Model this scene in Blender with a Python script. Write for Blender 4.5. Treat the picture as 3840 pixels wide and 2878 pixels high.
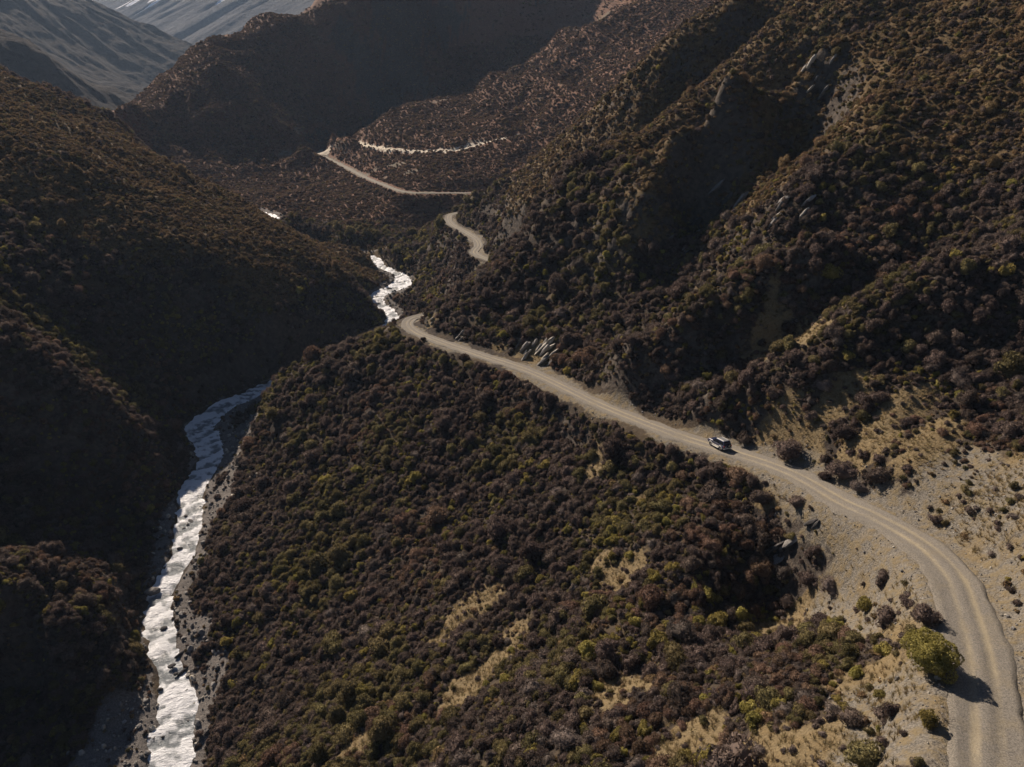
import bpy, bmesh, math, random
import numpy as np
from mathutils import Vector, Matrix

for o in list(bpy.data.objects):
    bpy.data.objects.remove(o, do_unlink=True)
scene = bpy.context.scene
COL = scene.collection
R = math.radians
HAZE = 0.00007

# ------------------------------------------------------------------ camera, sky, sun, exposure
PITCH = 25.0
FPX = 710.0                                     # focal length in pixels of a 1024 wide picture
cam_data = bpy.data.cameras.new("camera")
cam = bpy.data.objects.new("camera", cam_data)
COL.objects.link(cam)
cam.location = (0, 0, 0)
cam.rotation_euler = (R(90 - PITCH), 0, 0)
cam_data.sensor_width = 36.0
cam_data.lens = FPX / 1024 * 36.0
cam_data.clip_start = 0.5
cam_data.clip_end = 20000
scene.camera = cam

SUN_EL, SUN_AZ = 31.5, -35.0                    # azimuth measured from +Y towards +X
world = bpy.data.worlds.new("World")
scene.world = world
world.use_nodes = True
wn = world.node_tree.nodes
sky = wn.new("ShaderNodeTexSky")
sky.sky_type = 'NISHITA'
sky.sun_disc = False
sky.sun_elevation = R(SUN_EL)
sky.sun_rotation = R(SUN_AZ)
sky.altitude = 900
sky.air_density = 0.6
sky.dust_density = 0.4
bg = wn["Background"]
bg.inputs["Strength"].default_value = 0.05
world.node_tree.links.new(sky.outputs[0], bg.inputs[0])

sun_data = bpy.data.lights.new("sun", 'SUN')
sun_data.energy = 5.0
sun_data.angle = R(0.53)
sun_data.color = (1.0, 0.835, 0.685)
sun = bpy.data.objects.new("sun", sun_data)
COL.objects.link(sun)
SDIR = Vector((math.sin(R(SUN_AZ)) * math.cos(R(SUN_EL)), math.cos(R(SUN_AZ)) * math.cos(R(SUN_EL)), math.sin(R(SUN_EL))))
sun.rotation_euler = SDIR.to_track_quat('Z', 'Y').to_euler()
sun.location = SDIR * 400

scene.view_settings.view_transform = 'Standard'
scene.view_settings.look = 'None'
scene.view_settings.gamma = 1.0
scene.view_settings.use_curve_mapping = False
scene.view_settings.exposure = 0.84
scene.render.engine = 'CYCLES'
scene.cycles.max_bounces = 5
scene.cycles.diffuse_bounces = 2
scene.cycles.glossy_bounces = 2
scene.cycles.transmission_bounces = 2
scene.cycles.transparent_max_bounces = 4
scene.cycles.volume_bounces = 0
scene.cycles.use_denoising = True

# ------------------------------------------------------------------ small numeric helpers
rng = np.random.default_rng(7)
_T = np.random.default_rng(11).random((4, 256, 256)).astype(np.float64)

def vnoise(x, y, s=0):
    t = _T[s % 4]
    ox, oy = 37 * s, 91 * s
    xi = np.floor(x).astype(np.int64); yi = np.floor(y).astype(np.int64)
    fx = x - xi; fy = y - yi
    fx = fx * fx * fx * (fx * (fx * 6 - 15) + 10); fy = fy * fy * fy * (fy * (fy * 6 - 15) + 10)
    a = (xi + ox) & 255; b = (yi + oy) & 255; a1 = (a + 1) & 255; b1 = (b + 1) & 255
    return (t[a, b] * (1 - fx) + t[a1, b] * fx) * (1 - fy) + (t[a, b1] * (1 - fx) + t[a1, b1] * fx) * fy

def fbm(x, y, octs=4, s=0):
    r = 0.0; amp = 0.5; tot = 0.0
    for k in range(octs):
        r = r + amp * (vnoise(x, y, s + k) * 2 - 1); tot += amp
        x = x * 2.03 + 17.3; y = y * 2.03 - 5.1; amp *= 0.5
    return r / tot

def ridged(x, y, octs=4, s=0):
    r = 0.0; amp = 0.5; tot = 0.0
    for k in range(octs):
        r = r + amp * (1 - np.abs(vnoise(x, y, s + k) * 2 - 1) * 2); tot += amp
        x = x * 2.03 + 9.7; y = y * 2.03 + 3.3; amp *= 0.5
    return r / tot

def smooth(a, b, x):
    t = np.clip((x - a) / (b - a), 0, 1)
    return t * t * (3 - 2 * t)

CP, SP = math.cos(R(PITCH)), math.sin(R(PITCH))
def ray(u, v):
    a = (u - 512) / FPX; b = (383.5 - v) / FPX
    return a, CP + b * SP, -SP + b * CP
def at(u, v, Y):                                 # the place seen at (u, v) at the ground distance Y
    a, c, d = ray(u, v)
    return (a / c * Y, Y, d / c * Y)
def atz(u, v, z):                                # the place seen at (u, v) at the level z
    a, c, d = ray(u, v)
    return (a / d * z, c / d * z, z)
def project(x, y, z):
    dd = y * CP - z * SP
    up = y * SP + z * CP
    return 512 + FPX * x / dd, 383.5 - FPX * up / dd, dd

# ------------------------------------------------------------------ the valley: road and river courses
ROAD_A = [atz(*p) for p in [(1003, 860, -38.5), (993, 800, -39.2), (990, 767, -40), (987, 712, -40.6), (978, 650, -41.4), (966, 610, -42.2), (954, 578, -43), (930, 551, -44),
          (902, 531.5, -45), (865, 511.5, -46), (846, 503, -46.6), (791, 472, -48.6), (733.6, 452, -50.4), (682.7, 437, -51.8),
          (604, 406.5, -54.4), (526.6, 370, -57.2), (480, 355, -58.6), (434, 339.4, -60), (415.5, 331.7, -60.5), (407.7, 324, -60.8),
          (412.4, 318.5, -61), (425.5, 315.2, -61.2)]]
ROAD_A += [(-15, 186, -61.7), (-5, 198, -62.3), (2, 210, -62.9), (2, 222, -63.4), (-5, 233, -63.9)]
ROAD_A += [atz(*p) for p in [(475, 253, -64.5), (478.7, 245.5, -65), (475.6, 238.5, -65.4), (465, 231.6, -65.8), (452.5, 224.6, -66), (448.6, 219, -66),
          (452.5, 214, -66)]]
ROAD_A += [(-14, 331, -66), (4, 345, -66), (11, 362, -66), (0, 376, -66)]
ROAD_A += [atz(*p) for p in [(475, 193, -66.2), (448, 193, -66.4), (420, 193, -66.5), (403, 191.5, -66.5), (384.5, 185, -66), (364.5, 176.8, -65.5), (341, 164.5, -64),
          (329, 159, -63), (323, 155.5, -62.3)]]
ROAD_A += [(-133, 512, -62), (-120, 540, -61), (-90, 580, -58)]
RIVER_A = [(-40, 20, -98.5), (-48, 45, -97.6)] + [atz(*p) for p in [(167.5, 767, -96.6), (173, 740, -96.3), (177, 704.5, -96), (167.5, 666, -95.5), (160.6, 635, -95), (157, 612, -94.7),
          (165, 585.6, -94.4), (181, 557.8, -94), (188, 527, -93.6), (191, 505, -93.2), (193, 487.6, -93), (206, 469, -92.8), (210, 453.6, -92.6), (205, 438, -92.4),
          (200, 429, -92.2), (213, 413.5, -92), (228.5, 404, -91.8), (247, 396.5, -91.6), (258, 389.6, -91.4)]]
RIVER_A += [(-66, 203, -91), (-54, 222, -90.3), (-46, 237, -89.4)]
RIVER_A += [atz(*p) for p in [(393, 317, -88.6), (383, 307, -87.8), (376, 298, -87), (386, 291, -86.4), (400, 285, -86), (402, 277, -85.5), (391, 270.7, -85), (381, 267, -84.6)]]
RIVER_A += [(-62, 312, -83.5), atz(329, 247, -82.2), atz(320, 242.5, -81.8), (-114, 340, -79.5), atz(276, 219, -76.8), atz(262, 213, -76), (-165, 395, -74), (-255, 440, -71),
            (-325, 540, -65), (-400, 650, -61), (-480, 780, -58), (-560, 1000, -56)]

def catmull(pts, step):
    P = np.array(pts, float)
    P = np.vstack([2 * P[0] - P[1], P, 2 * P[-1] - P[-2]])
    out = []
    for i in range(1, len(P) - 2):
        p0, p1, p2, p3 = P[i - 1], P[i], P[i + 1], P[i + 2]
        d1 = max(np.linalg.norm(p1 - p0), 1e-3) ** .5; d2 = max(np.linalg.norm(p2 - p1), 1e-3) ** .5; d3 = max(np.linalg.norm(p3 - p2), 1e-3) ** .5
        n = max(2, int(np.linalg.norm(p2 - p1) / step * 3))
        t = np.linspace(0, 1, n, endpoint=False)[:, None]
        m1 = d2 * ((p1 - p0) / d1 - (p2 - p0) / (d1 + d2) + (p2 - p1) / d2)
        m2 = d2 * ((p2 - p1) / d2 - (p3 - p1) / (d2 + d3) + (p3 - p2) / d3)
        out.append((2 * t**3 - 3 * t**2 + 1) * p1 + (t**3 - 2 * t**2 + t) * m1 + (-2 * t**3 + 3 * t**2) * p2 + (t**3 - t**2) * m2)
    out = np.vstack(out + [P[-2:-1]])
    L = np.concatenate([[0], np.cumsum(np.linalg.norm(np.diff(out, axis=0), axis=1))])
    s = np.arange(0, L[-1], step)
    return np.stack([np.interp(s, L, out[:, k]) for k in range(3)], 1), s
ROAD, ROAD_S = catmull(ROAD_A, 0.7)
RIVER, RIVER_S = catmull(RIVER_A, 0.8)
def normals2(P):
    T = np.gradient(P[:, :2], axis=0); T /= np.linalg.norm(T, axis=1)[:, None] + 1e-9
    return T, np.stack([-T[:, 1], T[:, 0]], 1)
ROAD_T, ROAD_N = normals2(ROAD)
RIVER_T, RIVER_N = normals2(RIVER)
def river_half(y):
    return np.interp(y, [40, 76, 83, 90, 97, 103, 117, 128, 151, 176, 195, 236, 255, 270, 280, 292, 330, 400, 1000], [3.1, 3.1, 2.7, 1.9, 2.2, 2.0, 2.2, 2.6, 2.5, 3.8, 2.2, 1.9, 2.1, 3.2, 4.2, 2.0, 2.0, 1.8, 1.8])

# ------------------------------------------------------------------ the valley: ridge, rib and gully lines
AL = np.array([-0.6, 0.8])                       # along the contour of the right-hand slope
PTS = []
def add(*pts): PTS.extend([tuple(map(float, p)) for p in pts])
def rib(pts, gx, dz):                            # crest points and a gully running gx metres behind them
    for u, v, Y in pts:
        p = at(u, v, Y); add(p)
        if gx: add((p[0] + AL[0] * gx, p[1] + AL[1] * gx, p[2] - dz))
add(*[tuple(p) for p in ROAD[::9]])
add(*[tuple(p) for p in RIVER[::11]])
# right-hand mountain
add(*[at(*p) for p in [(1024, 400, 74), (1024, 500, 58), (1024, 600, 44.2), (1024, 700, 35.2), (960, 480, 64), (900, 440, 74), (1024, 330, 84), (930, 340, 88), (840, 410, 84)]])
rib([(700, 398, 95), (790, 352, 95), (865, 303, 96), (945, 270, 95), (1024, 245, 95)], 10, 7.5)
for u, v, Y in [(700, 398, 95), (790, 352, 95), (865, 303, 96), (945, 270, 95)]:
    p = at(u, v, Y); add((p[0] + AL[0] * 19, p[1] + AL[1] * 19, p[2] + 0.5))
rib([(775, 221, 126), (815, 170, 131), (837, 151, 134), (883, 102, 140)], 20, 13)
rib([(945, 69, 146), (991, 23, 150), (1007, 0, 152)], 16, 3)
rib([(657, 190, 156), (687, 138, 164), (719, 96, 170), (790, 88, 172), (815, 57, 175), (865, 44, 176)], 0, 0)
add(*[at(*p) for p in [(850, 22, 200), (890, 18, 198), (935, 8, 194), (900, 45, 176), (757, 92, 171), (803, 125, 166), (793, 180, 158), (690, 230, 160), (740, 180, 172), (790, 140, 178), (840, 100, 184), (700, 180, 172)]])
rib([(588, 170, 182), (619, 148, 190), (682, 104, 205), (723, 69, 212), (757, 38, 218), (791, 15, 221), (819, 0, 224)], 16, 11)
rib([(475, 193, 318), (503, 177.6, 298), (542, 154, 275), (573, 128, 260), (611, 96, 248), (642, 66, 243), (683, 37, 241), (741, 0, 243)], 40, 26)
add(at(458.7, 206, 331), at(520, 225, 235), at(560, 190, 230), at(600, 160, 228))
add(*[at(*p) for p in [(440, 303, 168), (462, 289, 170), (485, 272, 172), (530, 262, 166), (600, 262, 152), (560, 310, 148), (640, 300, 136), (660, 350, 118), (720, 300, 124), (800, 260, 118), (880, 210, 118), (960, 160, 120), (1024, 110, 124)]])
add((260, 230, 130), (300, 100, 150), (200, 0, 80), (120, 20, 20), (420, 400, 190), (350, 250, 190), (600, 300, 260), (600, 0, 220), (80, -50, -10), (250, 420, 75))
# the slope between the road and the river
add(*[at(*p) for p in [(394, 327, 163), (330, 351, 168), (286, 373, 170), (278, 403, 158), (252, 458, 146)]])
add(atz(240, 432, -91.2), atz(232, 450, -91.6), atz(262, 405, -90.5), atz(225, 500, -91.5), atz(210, 560, -92.8), atz(205, 620, -93.5), atz(212, 690, -94.6), atz(205, 767, -95.5))
for u, v, Y in [(700, 572, 66), (735, 545, 70.5), (790, 521, 72)]:
    p = at(u, v, Y); add((p[0] + 2.2, p[1] - 4.2, p[2] - 3.2), (p[0] + 5, p[1] - 8, p[2] - 3.0))
add((0, 45, -61), (-28, 58, -81), (15, 38, -51))
add(at(650, 585, 68), at(735, 545, 70.5), at(790, 521, 72), at(690, 580, 66))
add((0, 0, -54), (30, 0, -36), (-45, 0, -97), (60, -40, 0), (-20, -40, -70), (-130, -50, -60), (-100, 20, -80), (-200, 20, -20))
# left-hand slopes
add(*[at(*p) for p in [(143, 602, 100.5), (79, 574, 99), (30, 560, 98.5), (0, 553, 100), (93, 640, 87.5), (42, 627, 86), (0, 616, 86), (120, 688, 82.6), (60, 600, 92.5)]])
add((-114, 102, -62), (-112, 90, -60), (-118, 75, -55), (-98, 66, -82), atz(40, 690, -95.6), atz(0, 700, -95.6), atz(0, 767, -95.8), atz(70, 690, -95.6), atz(60, 740, -95.6))  # first points raise an unseen spur, added to shade the hollow beside it
add(atz(120, 735, -95.6), atz(90, 767, -95), atz(110, 700, -94.6))
add(*[at(*p) for p in [(164, 446, 149), (128, 418, 146), (93, 395, 143), (45, 368, 140), (0, 346, 138), (100, 500, 128), (0, 480, 122), (50, 545, 112), (140, 520, 127)]])
add(*[at(*p) for p in [(147, 392, 172), (110, 364, 168), (69, 336, 165), (0, 285, 162)]])
add(at(60, 352, 152), at(0, 310, 150), at(120, 400, 156))
add(*[at(*p) for p in [(293, 328, 205), (255, 300, 208), (193, 247, 213), (131, 208, 222), (83, 156, 238), (40, 128, 254), (0, 100, 270)]])
add(*[at(*p) for p in [(384, 301, 240), (343, 273, 252), (301, 236, 266), (231, 194, 286), (176, 167, 302), (134, 139, 320), (110, 116, 334), (74, 104, 345), (0, 72, 368)]])
add(at(215, 218, 245), at(150, 183, 256), at(300, 285, 228), at(60, 118, 300))
add((-140, 335, -75), (-190, 392, -68), (-270, 420, -52), (-350, 400, 10), (-300, 300, 15), (-400, 200, 60), (-400, 50, 40), (-600, 300, 140), (-600, 0, 120))
# hills up the valley
add(*[at(*p) for p in [(347, 144, 506), (372, 131, 515), (408, 111, 526), (442, 97, 536), (465, 93, 541), (503, 74, 552), (526, 62, 560), (573, 34, 577), (619, 12, 592), (650, 0, 605)]])
add(*[at(*p) for p in [(380, 152, 468), (440, 150, 436), (500, 139, 432), (560, 110, 442), (600, 80, 462), (470, 120, 490), (520, 100, 492)]])
add(*[at(*p) for p in [(240, 195, 402), (300, 201, 388), (380, 216, 358), (400, 232, 334), (430, 245, 312), (440, 222, 335), (325, 182, 428)]])
add(at(300, 168, 490), at(340, 152, 528), at(400, 122, 552), at(440, 104, 562), at(500, 82, 590), at(540, 62, 600), at(590, 34, 625))
add(at(400, 60, 610), at(450, 40, 640), at(480, 10, 660), at(540, 5, 690))
add(*[at(*p) for p in [(132, 117, 470), (160, 90, 530), (208, 51, 595), (250, 37, 635), (301, 28, 680), (366, 0, 730)]])
add(*[at(*p) for p in [(170, 140, 478), (200, 120, 492), (190, 165, 445), (250, 110, 530), (300, 90, 580)]])
add((-235, 640, -35), (-200, 700, 0), (-140, 790, 50))
add(at(231, 188, 425), at(255, 180, 440), at(280, 172, 455))
add(*[at(*p) for p in [(400, -25, 640), (440, -20, 665), (480, -30, 690), (520, -25, 700), (560, -30, 720), (600, -20, 720), (650, -25, 700), (330, 12, 640)]])
add((-330, 800, -50), (-300, 1000, -50), (-150, 1000, 150), (0, 1000, 190), (300, 1000, 230), (100, 800, 140), (300, 700, 150), (-450, 500, 0), (-380, 440, -40), (-600, 700, -10), (-640, 700, 60), (-640, 1000, 20))
PTS = np.array(PTS)
# one point per spot
keep = []
for i, p in enumerate(PTS):
    if all((p[0] - PTS[j, 0]) ** 2 + (p[1] - PTS[j, 1]) ** 2 > 4.0 for j in keep): keep.append(i)
PTS = PTS[keep]
def kern(d2): return -np.sqrt(d2 + 9.0)
def solve_surface(P):
    n = len(P); S = 100.0
    d2 = (P[:, None, 0] - P[None, :, 0]) ** 2 + (P[:, None, 1] - P[None, :, 1]) ** 2
    A = np.zeros((n + 3, n + 3)); A[:n, :n] = kern(d2) - np.eye(n) * 0.15 * -1
    A[:n, n] = 1; A[:n, n + 1] = P[:, 0] / S; A[:n, n + 2] = P[:, 1] / S; A[n:, :n] = A[:n, n:].T
    w = np.linalg.solve(A, np.concatenate([P[:, 2], np.zeros(3)]))
    return w, S
W_, S_ = solve_surface(PTS)
def base_height(x, y):
    sh = x.shape; x = x.ravel(); y = y.ravel(); out = np.empty_like(x)
    n = len(PTS)
    for i in range(0, len(x), 20000):
        xx = x[i:i + 20000, None].astype(np.float32); yy = y[i:i + 20000, None].astype(np.float32)
        d2 = (xx - PTS[None, :, 0].astype(np.float32)) ** 2 + (yy - PTS[None, :, 1].astype(np.float32)) ** 2
        out[i:i + 20000] = (-np.sqrt(d2 + 9.0)) @ W_[:n].astype(np.float32)
        out[i:i + 20000] += W_[n] + W_[n + 1] * x[i:i + 20000] / S_ + W_[n + 2] * y[i:i + 20000] / S_
    return out.reshape(sh)

def graded(lo, hi, a, b, fine, grow, cap):
    mid = list(np.arange(a, b, fine)); up = [b]; st = fine
    while up[-1] < hi: st = min(cap, st * grow); up.append(up[-1] + st)
    dn = [a]; st = fine
    while dn[-1] > lo: st = min(cap, st * grow); dn.append(dn[-1] - st)
    return np.array(dn[::-1][:-1] + mid + up)
XS = graded(-640, 640, -112, 92, 0.75, 1.018, 6.0)
YS = graded(-60, 1000, 24, 205, 0.75, 1.012, 5.0)
GX, GY = np.meshgrid(XS, YS, indexing='ij')
Z = base_height(GX, GY)

def course_field(P, half):                      # nearest distance to a course, its level, side and station, near it
    D = np.full(GX.shape, 1e3); ZZ = np.zeros(GX.shape); SD = np.zeros(GX.shape); SI = np.zeros(GX.shape, int)
    T, N = normals2(P)
    for i in range(len(P)):
        x, y, z = P[i]
        i0, i1 = np.searchsorted(XS, [x - half, x + half]); j0, j1 = np.searchsorted(YS, [y - half, y + half])
        if i1 <= i0 or j1 <= j0: continue
        dx = GX[i0:i1, j0:j1] - x; dy = GY[i0:i1, j0:j1] - y
        d = np.sqrt(dx * dx + dy * dy)
        m = d < D[i0:i1, j0:j1]
        D[i0:i1, j0:j1][m] = d[m]; ZZ[i0:i1, j0:j1][m] = z; SI[i0:i1, j0:j1][m] = i
        SD[i0:i1, j0:j1][m] = (dx * N[i, 0] + dy * N[i, 1])[m]
    return D, ZZ, SD, SI
RD, RZ, RS, RI = course_field(ROAD, 26)
BANK, _s = catmull([at(*p) for p in [(322, 152, 496), (347, 144.5, 500), (372, 147, 474), (400, 149, 452), (425, 151, 442), (442, 151, 437), (452, 152, 434), (470, 147, 434), (500, 139.5, 433), (530, 140, 430)]], 0.8)
BD, BZ, BS, BI = course_field(BANK, 14)
VD, VZ, VS, VI = course_field(RIVER, 30)
# relief: erosion gullies and lumps, fading out at the road and the river
far = smooth(180, 520, GY)
calm = smooth(3.0, 16, RD) * smooth(4, 16, VD)
wx = GX + 14 * fbm(GX / 60, GY / 60, 2, 9); wy = GY + 14 * fbm(GX / 60, GY / 60, 2, 5)
cross = wx * AL[0] + wy * AL[1]; downs = wx * 0.8 + wy * 0.6
gul = ridged(cross / 30, downs / 85, 4, 1)
Z = Z + calm * ((2.5 + 1.4 * far) * (1 - 0.7 * smooth(-60, -75, GX) * smooth(200, 220, GY) * smooth(360, 340, GY)) * gul * smooth(30, 70, np.abs(GX + 60)) + 1.3 * fbm(GX / 13, GY / 13, 4, 2) + (1 - far) * 0.35 * fbm(GX / 3.5, GY / 3.5, 2, 3))
leftc = smooth(-40, -85, GX) * smooth(330, 250, GY)
Z = Z + calm * leftc * 2.4 * smooth(85, 115, GY) * (1 - 0.75 * smooth(205, 225, GY)) * ridged((GX * .6 + GY * .8) / 26, (GX * .8 - GY * .6) / 60, 4, 3)
far2 = smooth(420, 620, GY)
sl_ = np.hypot(np.gradient(Z, XS, axis=0), np.gradient(Z, YS, axis=1))
Z = Z + calm * smooth(0.85, 1.4, sl_) * (1.8 * ridged(cross / 6, downs / 13, 4, 2) + 0.8 * ridged(GX / 2.7, GY / 2.7, 2, 1))
cz = smooth(420, 480, GY) * smooth(-60, -130, GX - 0.35 * (GY - 480))
Z = Z + cz * 13 * ridged((GX * .8 + GY * .6 + 10 * fbm(GX / 50, GY / 50, 2, 1)) / 62, (GX * .6 - GY * .8) / 160, 4, 0)
Z = Z + smooth(400, 470, GY) * calm * smooth(2, 14, BD) * smooth(-150, -100, GX) * 9 * ridged((wx * .85 + wy * .5) / 58, (wy * .85 - wx * .5) / 170, 4, 2)
# road bench: flat bed, cut bank on the hill side, fill slope below
RH = np.interp(ROAD_S[RI], [0, 45, 75, 110], [2.7, 2.55, 2.1, 1.85])
bed = smooth(RH - 0.1, RH - 0.7, RD) * 0.22
wob = 0.5 * fbm(GX / 5, GY / 5, 3, 1)
t = smooth(RH - 0.4, np.where(GY > 185, 12.0, 7.0) + 1.5 * wob, RD)
Z = np.where(RD < 26, (RZ - bed) * (1 - t) + Z * t, Z)
t = smooth(1.5, 6.0, BD)                          # the upper track, a narrow bench
Z = np.where(BD < 14, (BZ + 0.5 * fbm(GX / 6, GY / 6, 2, 1)) * (1 - t) + Z * t, Z)
# river channel
hw = river_half(RIVER[VI][..., 1]) + 0.5 * fbm(GX / 4, GY / 4, 2, 6)
ch = VZ - 0.7 * smooth(hw + 0.2, hw - 1.0, VD)
hide = smooth(294, 300, GY) * smooth(321, 316, GY) + smooth(326, 331, GY) * smooth(357, 351, GY) + smooth(250, 240, GY) * smooth(205, 212, GY) * 0
flat = VZ + 0.35 + (0.06 + 0.9 * hide) * np.minimum(np.maximum(VD - hw, 0), 5)
t2 = smooth(hw - 0.1, hw + 1.0, VD)
t3 = smooth(hw + 1.0, hw + 5.5, VD)
Z = np.where(VD < 30, np.where(VD < hw + 1.0, ch * (1 - t2) + flat * t2, flat * (1 - t3) + np.maximum(Z, flat - 0.3) * t3), Z)
Z = np.where((VD < 12) & (VD > hw + 1), Z + 0.25 * fbm(GX / 2.2, GY / 2.2, 3, 4), Z)
NZ_y = np.gradient(Z, YS, axis=1); NZ_x = np.gradient(Z, XS, axis=0)
SLOPE = np.sqrt(NZ_x ** 2 + NZ_y ** 2)
def _bil(A, x, y):
    i = np.clip(np.searchsorted(XS, x) - 1, 0, len(XS) - 2); j = np.clip(np.searchsorted(YS, y) - 1, 0, len(YS) - 2)
    fx = np.clip((x - XS[i]) / (XS[i + 1] - XS[i]), 0, 1); fy = np.clip((y - YS[j]) / (YS[j + 1] - YS[j]), 0, 1)
    return (A[i, j] * (1 - fx) + A[i + 1, j] * fx) * (1 - fy) + (A[i, j + 1] * (1 - fx) + A[i + 1, j + 1] * fx) * fy
def ground(x, y): return _bil(Z, np.asarray(x, float), np.asarray(y, float))
def ground_at(u, v):                             # first ground seen along the ray through (u, v)
    a, c, d = ray(u, v)
    Y = np.arange(25, 900, 0.25); x = a / c * Y; z = d / c * Y
    g = ground(x, Y); k = np.argmax(g >= z)
    return float(x[k]), float(Y[k]), float(g[k])
# ------------------------------------------------------------------ node helpers
def new_mat(name):
    m = bpy.data.materials.new(name); m.use_nodes = True
    nt = m.node_tree; b = nt.nodes["Principled BSDF"]
    return m, nt, b
class NB:
    def __init__(s, nt): s.nt = nt
    def n(s, t, **kw):
        n = s.nt.nodes.new(t)
        for k, v in kw.items():
            setattr(n, k, v)
        return n
    def l(s, a, b): s.nt.links.new(a, b)
    def noise(s, vec, scale, detail=4, rough=0.55, dist=0.0):
        n = s.n("ShaderNodeTexNoise"); n.inputs["Scale"].default_value = scale; n.inputs["Detail"].default_value = detail
        n.inputs["Roughness"].default_value = rough; n.inputs["Distortion"].default_value = dist
        if vec is not None: s.l(vec, n.inputs["Vector"])
        return n.outputs["Fac"]
    def ramp(s, fac, stops):
        n = s.n("ShaderNodeValToRGB"); e = n.color_ramp.elements
        while len(e) < len(stops): e.new(0.5)
        for i, (p, c) in enumerate(stops):
            e[i].position = p; e[i].color = (c[0], c[1], c[2], 1) if hasattr(c, '__len__') else (c, c, c, 1)
        s.l(fac, n.inputs["Fac"]); return n.outputs["Color"]
    def mix(s, fac, a, b, mode='MIX'):
        n = s.n("ShaderNodeMix", data_type='RGBA', blend_type=mode)
        if isinstance(fac, (int, float)): n.inputs["Factor"].default_value = fac
        else: s.l(fac, n.inputs["Factor"])
        for i, v in ((6, a), (7, b)):
            if hasattr(v, 'node'): s.l(v, n.inputs[i])
            else: n.inputs[i].default_value = (v[0], v[1], v[2], 1)
        return n.outputs[2]
    def math(s, op, a, b=None, clamp=False):
        n = s.n("ShaderNodeMath", operation=op); n.use_clamp = clamp
        for i, v in ((0, a), (1, b)):
            if v is None: continue
            if hasattr(v, 'node'): s.l(v, n.inputs[i])
            else: n.inputs[i].default_value = v
        return n.outputs[0]
    def attr(s, name):
        n = s.n("ShaderNodeAttribute"); n.attribute_name = name; return n.outputs["Fac"]
    def bump(s, h, strength, dist, normal=None):
        n = s.n("ShaderNodeBump"); n.inputs["Strength"].default_value = strength; n.inputs["Distance"].default_value = dist
        s.l(h, n.inputs["Height"])
        if normal is not None: s.l(normal, n.inputs["Normal"])
        return n.outputs["Normal"]
    def pos(s): return s.n("ShaderNodeNewGeometry").outputs["Position"]

def mesh_obj(name, verts, faces, mat, parent=None, smooth_=False, kind=None):
    me = bpy.data.meshes.new(name); me.from_pydata([tuple(v) for v in verts], [], faces)
    if mat: me.materials.append(mat)
    if smooth_: me.polygons.foreach_set("use_smooth", [True] * len(me.polygons))
    me.update()
    o = bpy.data.objects.new(name, me); COL.objects.link(o)
    if parent: o.parent = parent
    if kind: o["kind"] = kind
    return o
def grid_mesh(name, X, Y, ZZ, mat, attrs=None, smooth_=True):
    nx, ny = X.shape
    co = np.stack([X, Y, ZZ], -1).reshape(-1, 3).astype(np.float32)
    i, j = np.meshgrid(np.arange(nx - 1), np.arange(ny - 1), indexing='ij')
    a = (i * ny + j).ravel(); q = np.stack([a, a + ny, a + ny + 1, a + 1], 1).astype(np.int32)
    me = bpy.data.meshes.new(name)
    me.vertices.add(len(co)); me.vertices.foreach_set("co", co.ravel())
    me.loops.add(q.size); me.loops.foreach_set("vertex_index", q.ravel())
    me.polygons.add(len(q)); me.polygons.foreach_set("loop_start", np.arange(0, q.size, 4, dtype=np.int32))
    me.polygons.foreach_set("loop_total", np.full(len(q), 4, np.int32))
    me.polygons.foreach_set("use_smooth", np.full(len(q), smooth_))
    me.update(calc_edges=True)
    for k, v in (attrs or {}).items():
        at_ = me.attributes.new(k, 'FLOAT', 'POINT'); at_.data.foreach_set("value", v.reshape(-1).astype(np.float32))
    me.materials.append(mat)
    o = bpy.data.objects.new(name, me); COL.objects.link(o); o["kind"] = "structure"
    return o

# ------------------------------------------------------------------ ground cover masks (what the ground is made of)
n1 = fbm(GX / 9, GY / 9, 4, 0); n2 = fbm(GX / 22, GY / 22, 4, 2)
PU, PV, PD = project(GX, GY, Z)
def blob(x, y, rx, ry, ang=0.0):
    c, s = math.cos(ang), math.sin(ang); dx = GX - x; dy = GY - y
    e = ((dx * c + dy * s) / rx) ** 2 + ((-dx * s + dy * c) / ry) ** 2
    return smooth(1.25, 0.55, np.sqrt(e) + 0.35 * n1)
side = RS                                        # >0 on the left of the direction of travel
verge = smooth(1, 0, (RD - RH + 0.1 + 2.2 * n1) / np.where(GY < 85, 3.6, np.where(GY < 150, 1.5, 0.9)))
GRAVEL = verge.copy()
GRASS = np.zeros(GX.shape)
def spot(u, v, rx, ry, ang=0.0):
    x, y, z = ground_at(u, v); return blob(x, y, rx, ry, ang)
for u, v, rx, ry, ang in [(1005, 560, 7, 9, 0), (1024, 640, 7, 9, 0), (1015, 500, 9, 5, .5), (960, 475, 6, 4, .6), (880, 560, 5, 6, .3), (900, 600, 4, 5, 0), (930, 720, 5, 5, 0), (900, 745, 5, 3, 0), (955, 690, 4, 5, 0), (870, 700, 3, 2.5, 0)]:
    GRAVEL = np.maximum(GRAVEL, spot(u, v, rx, ry, ang))
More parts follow.
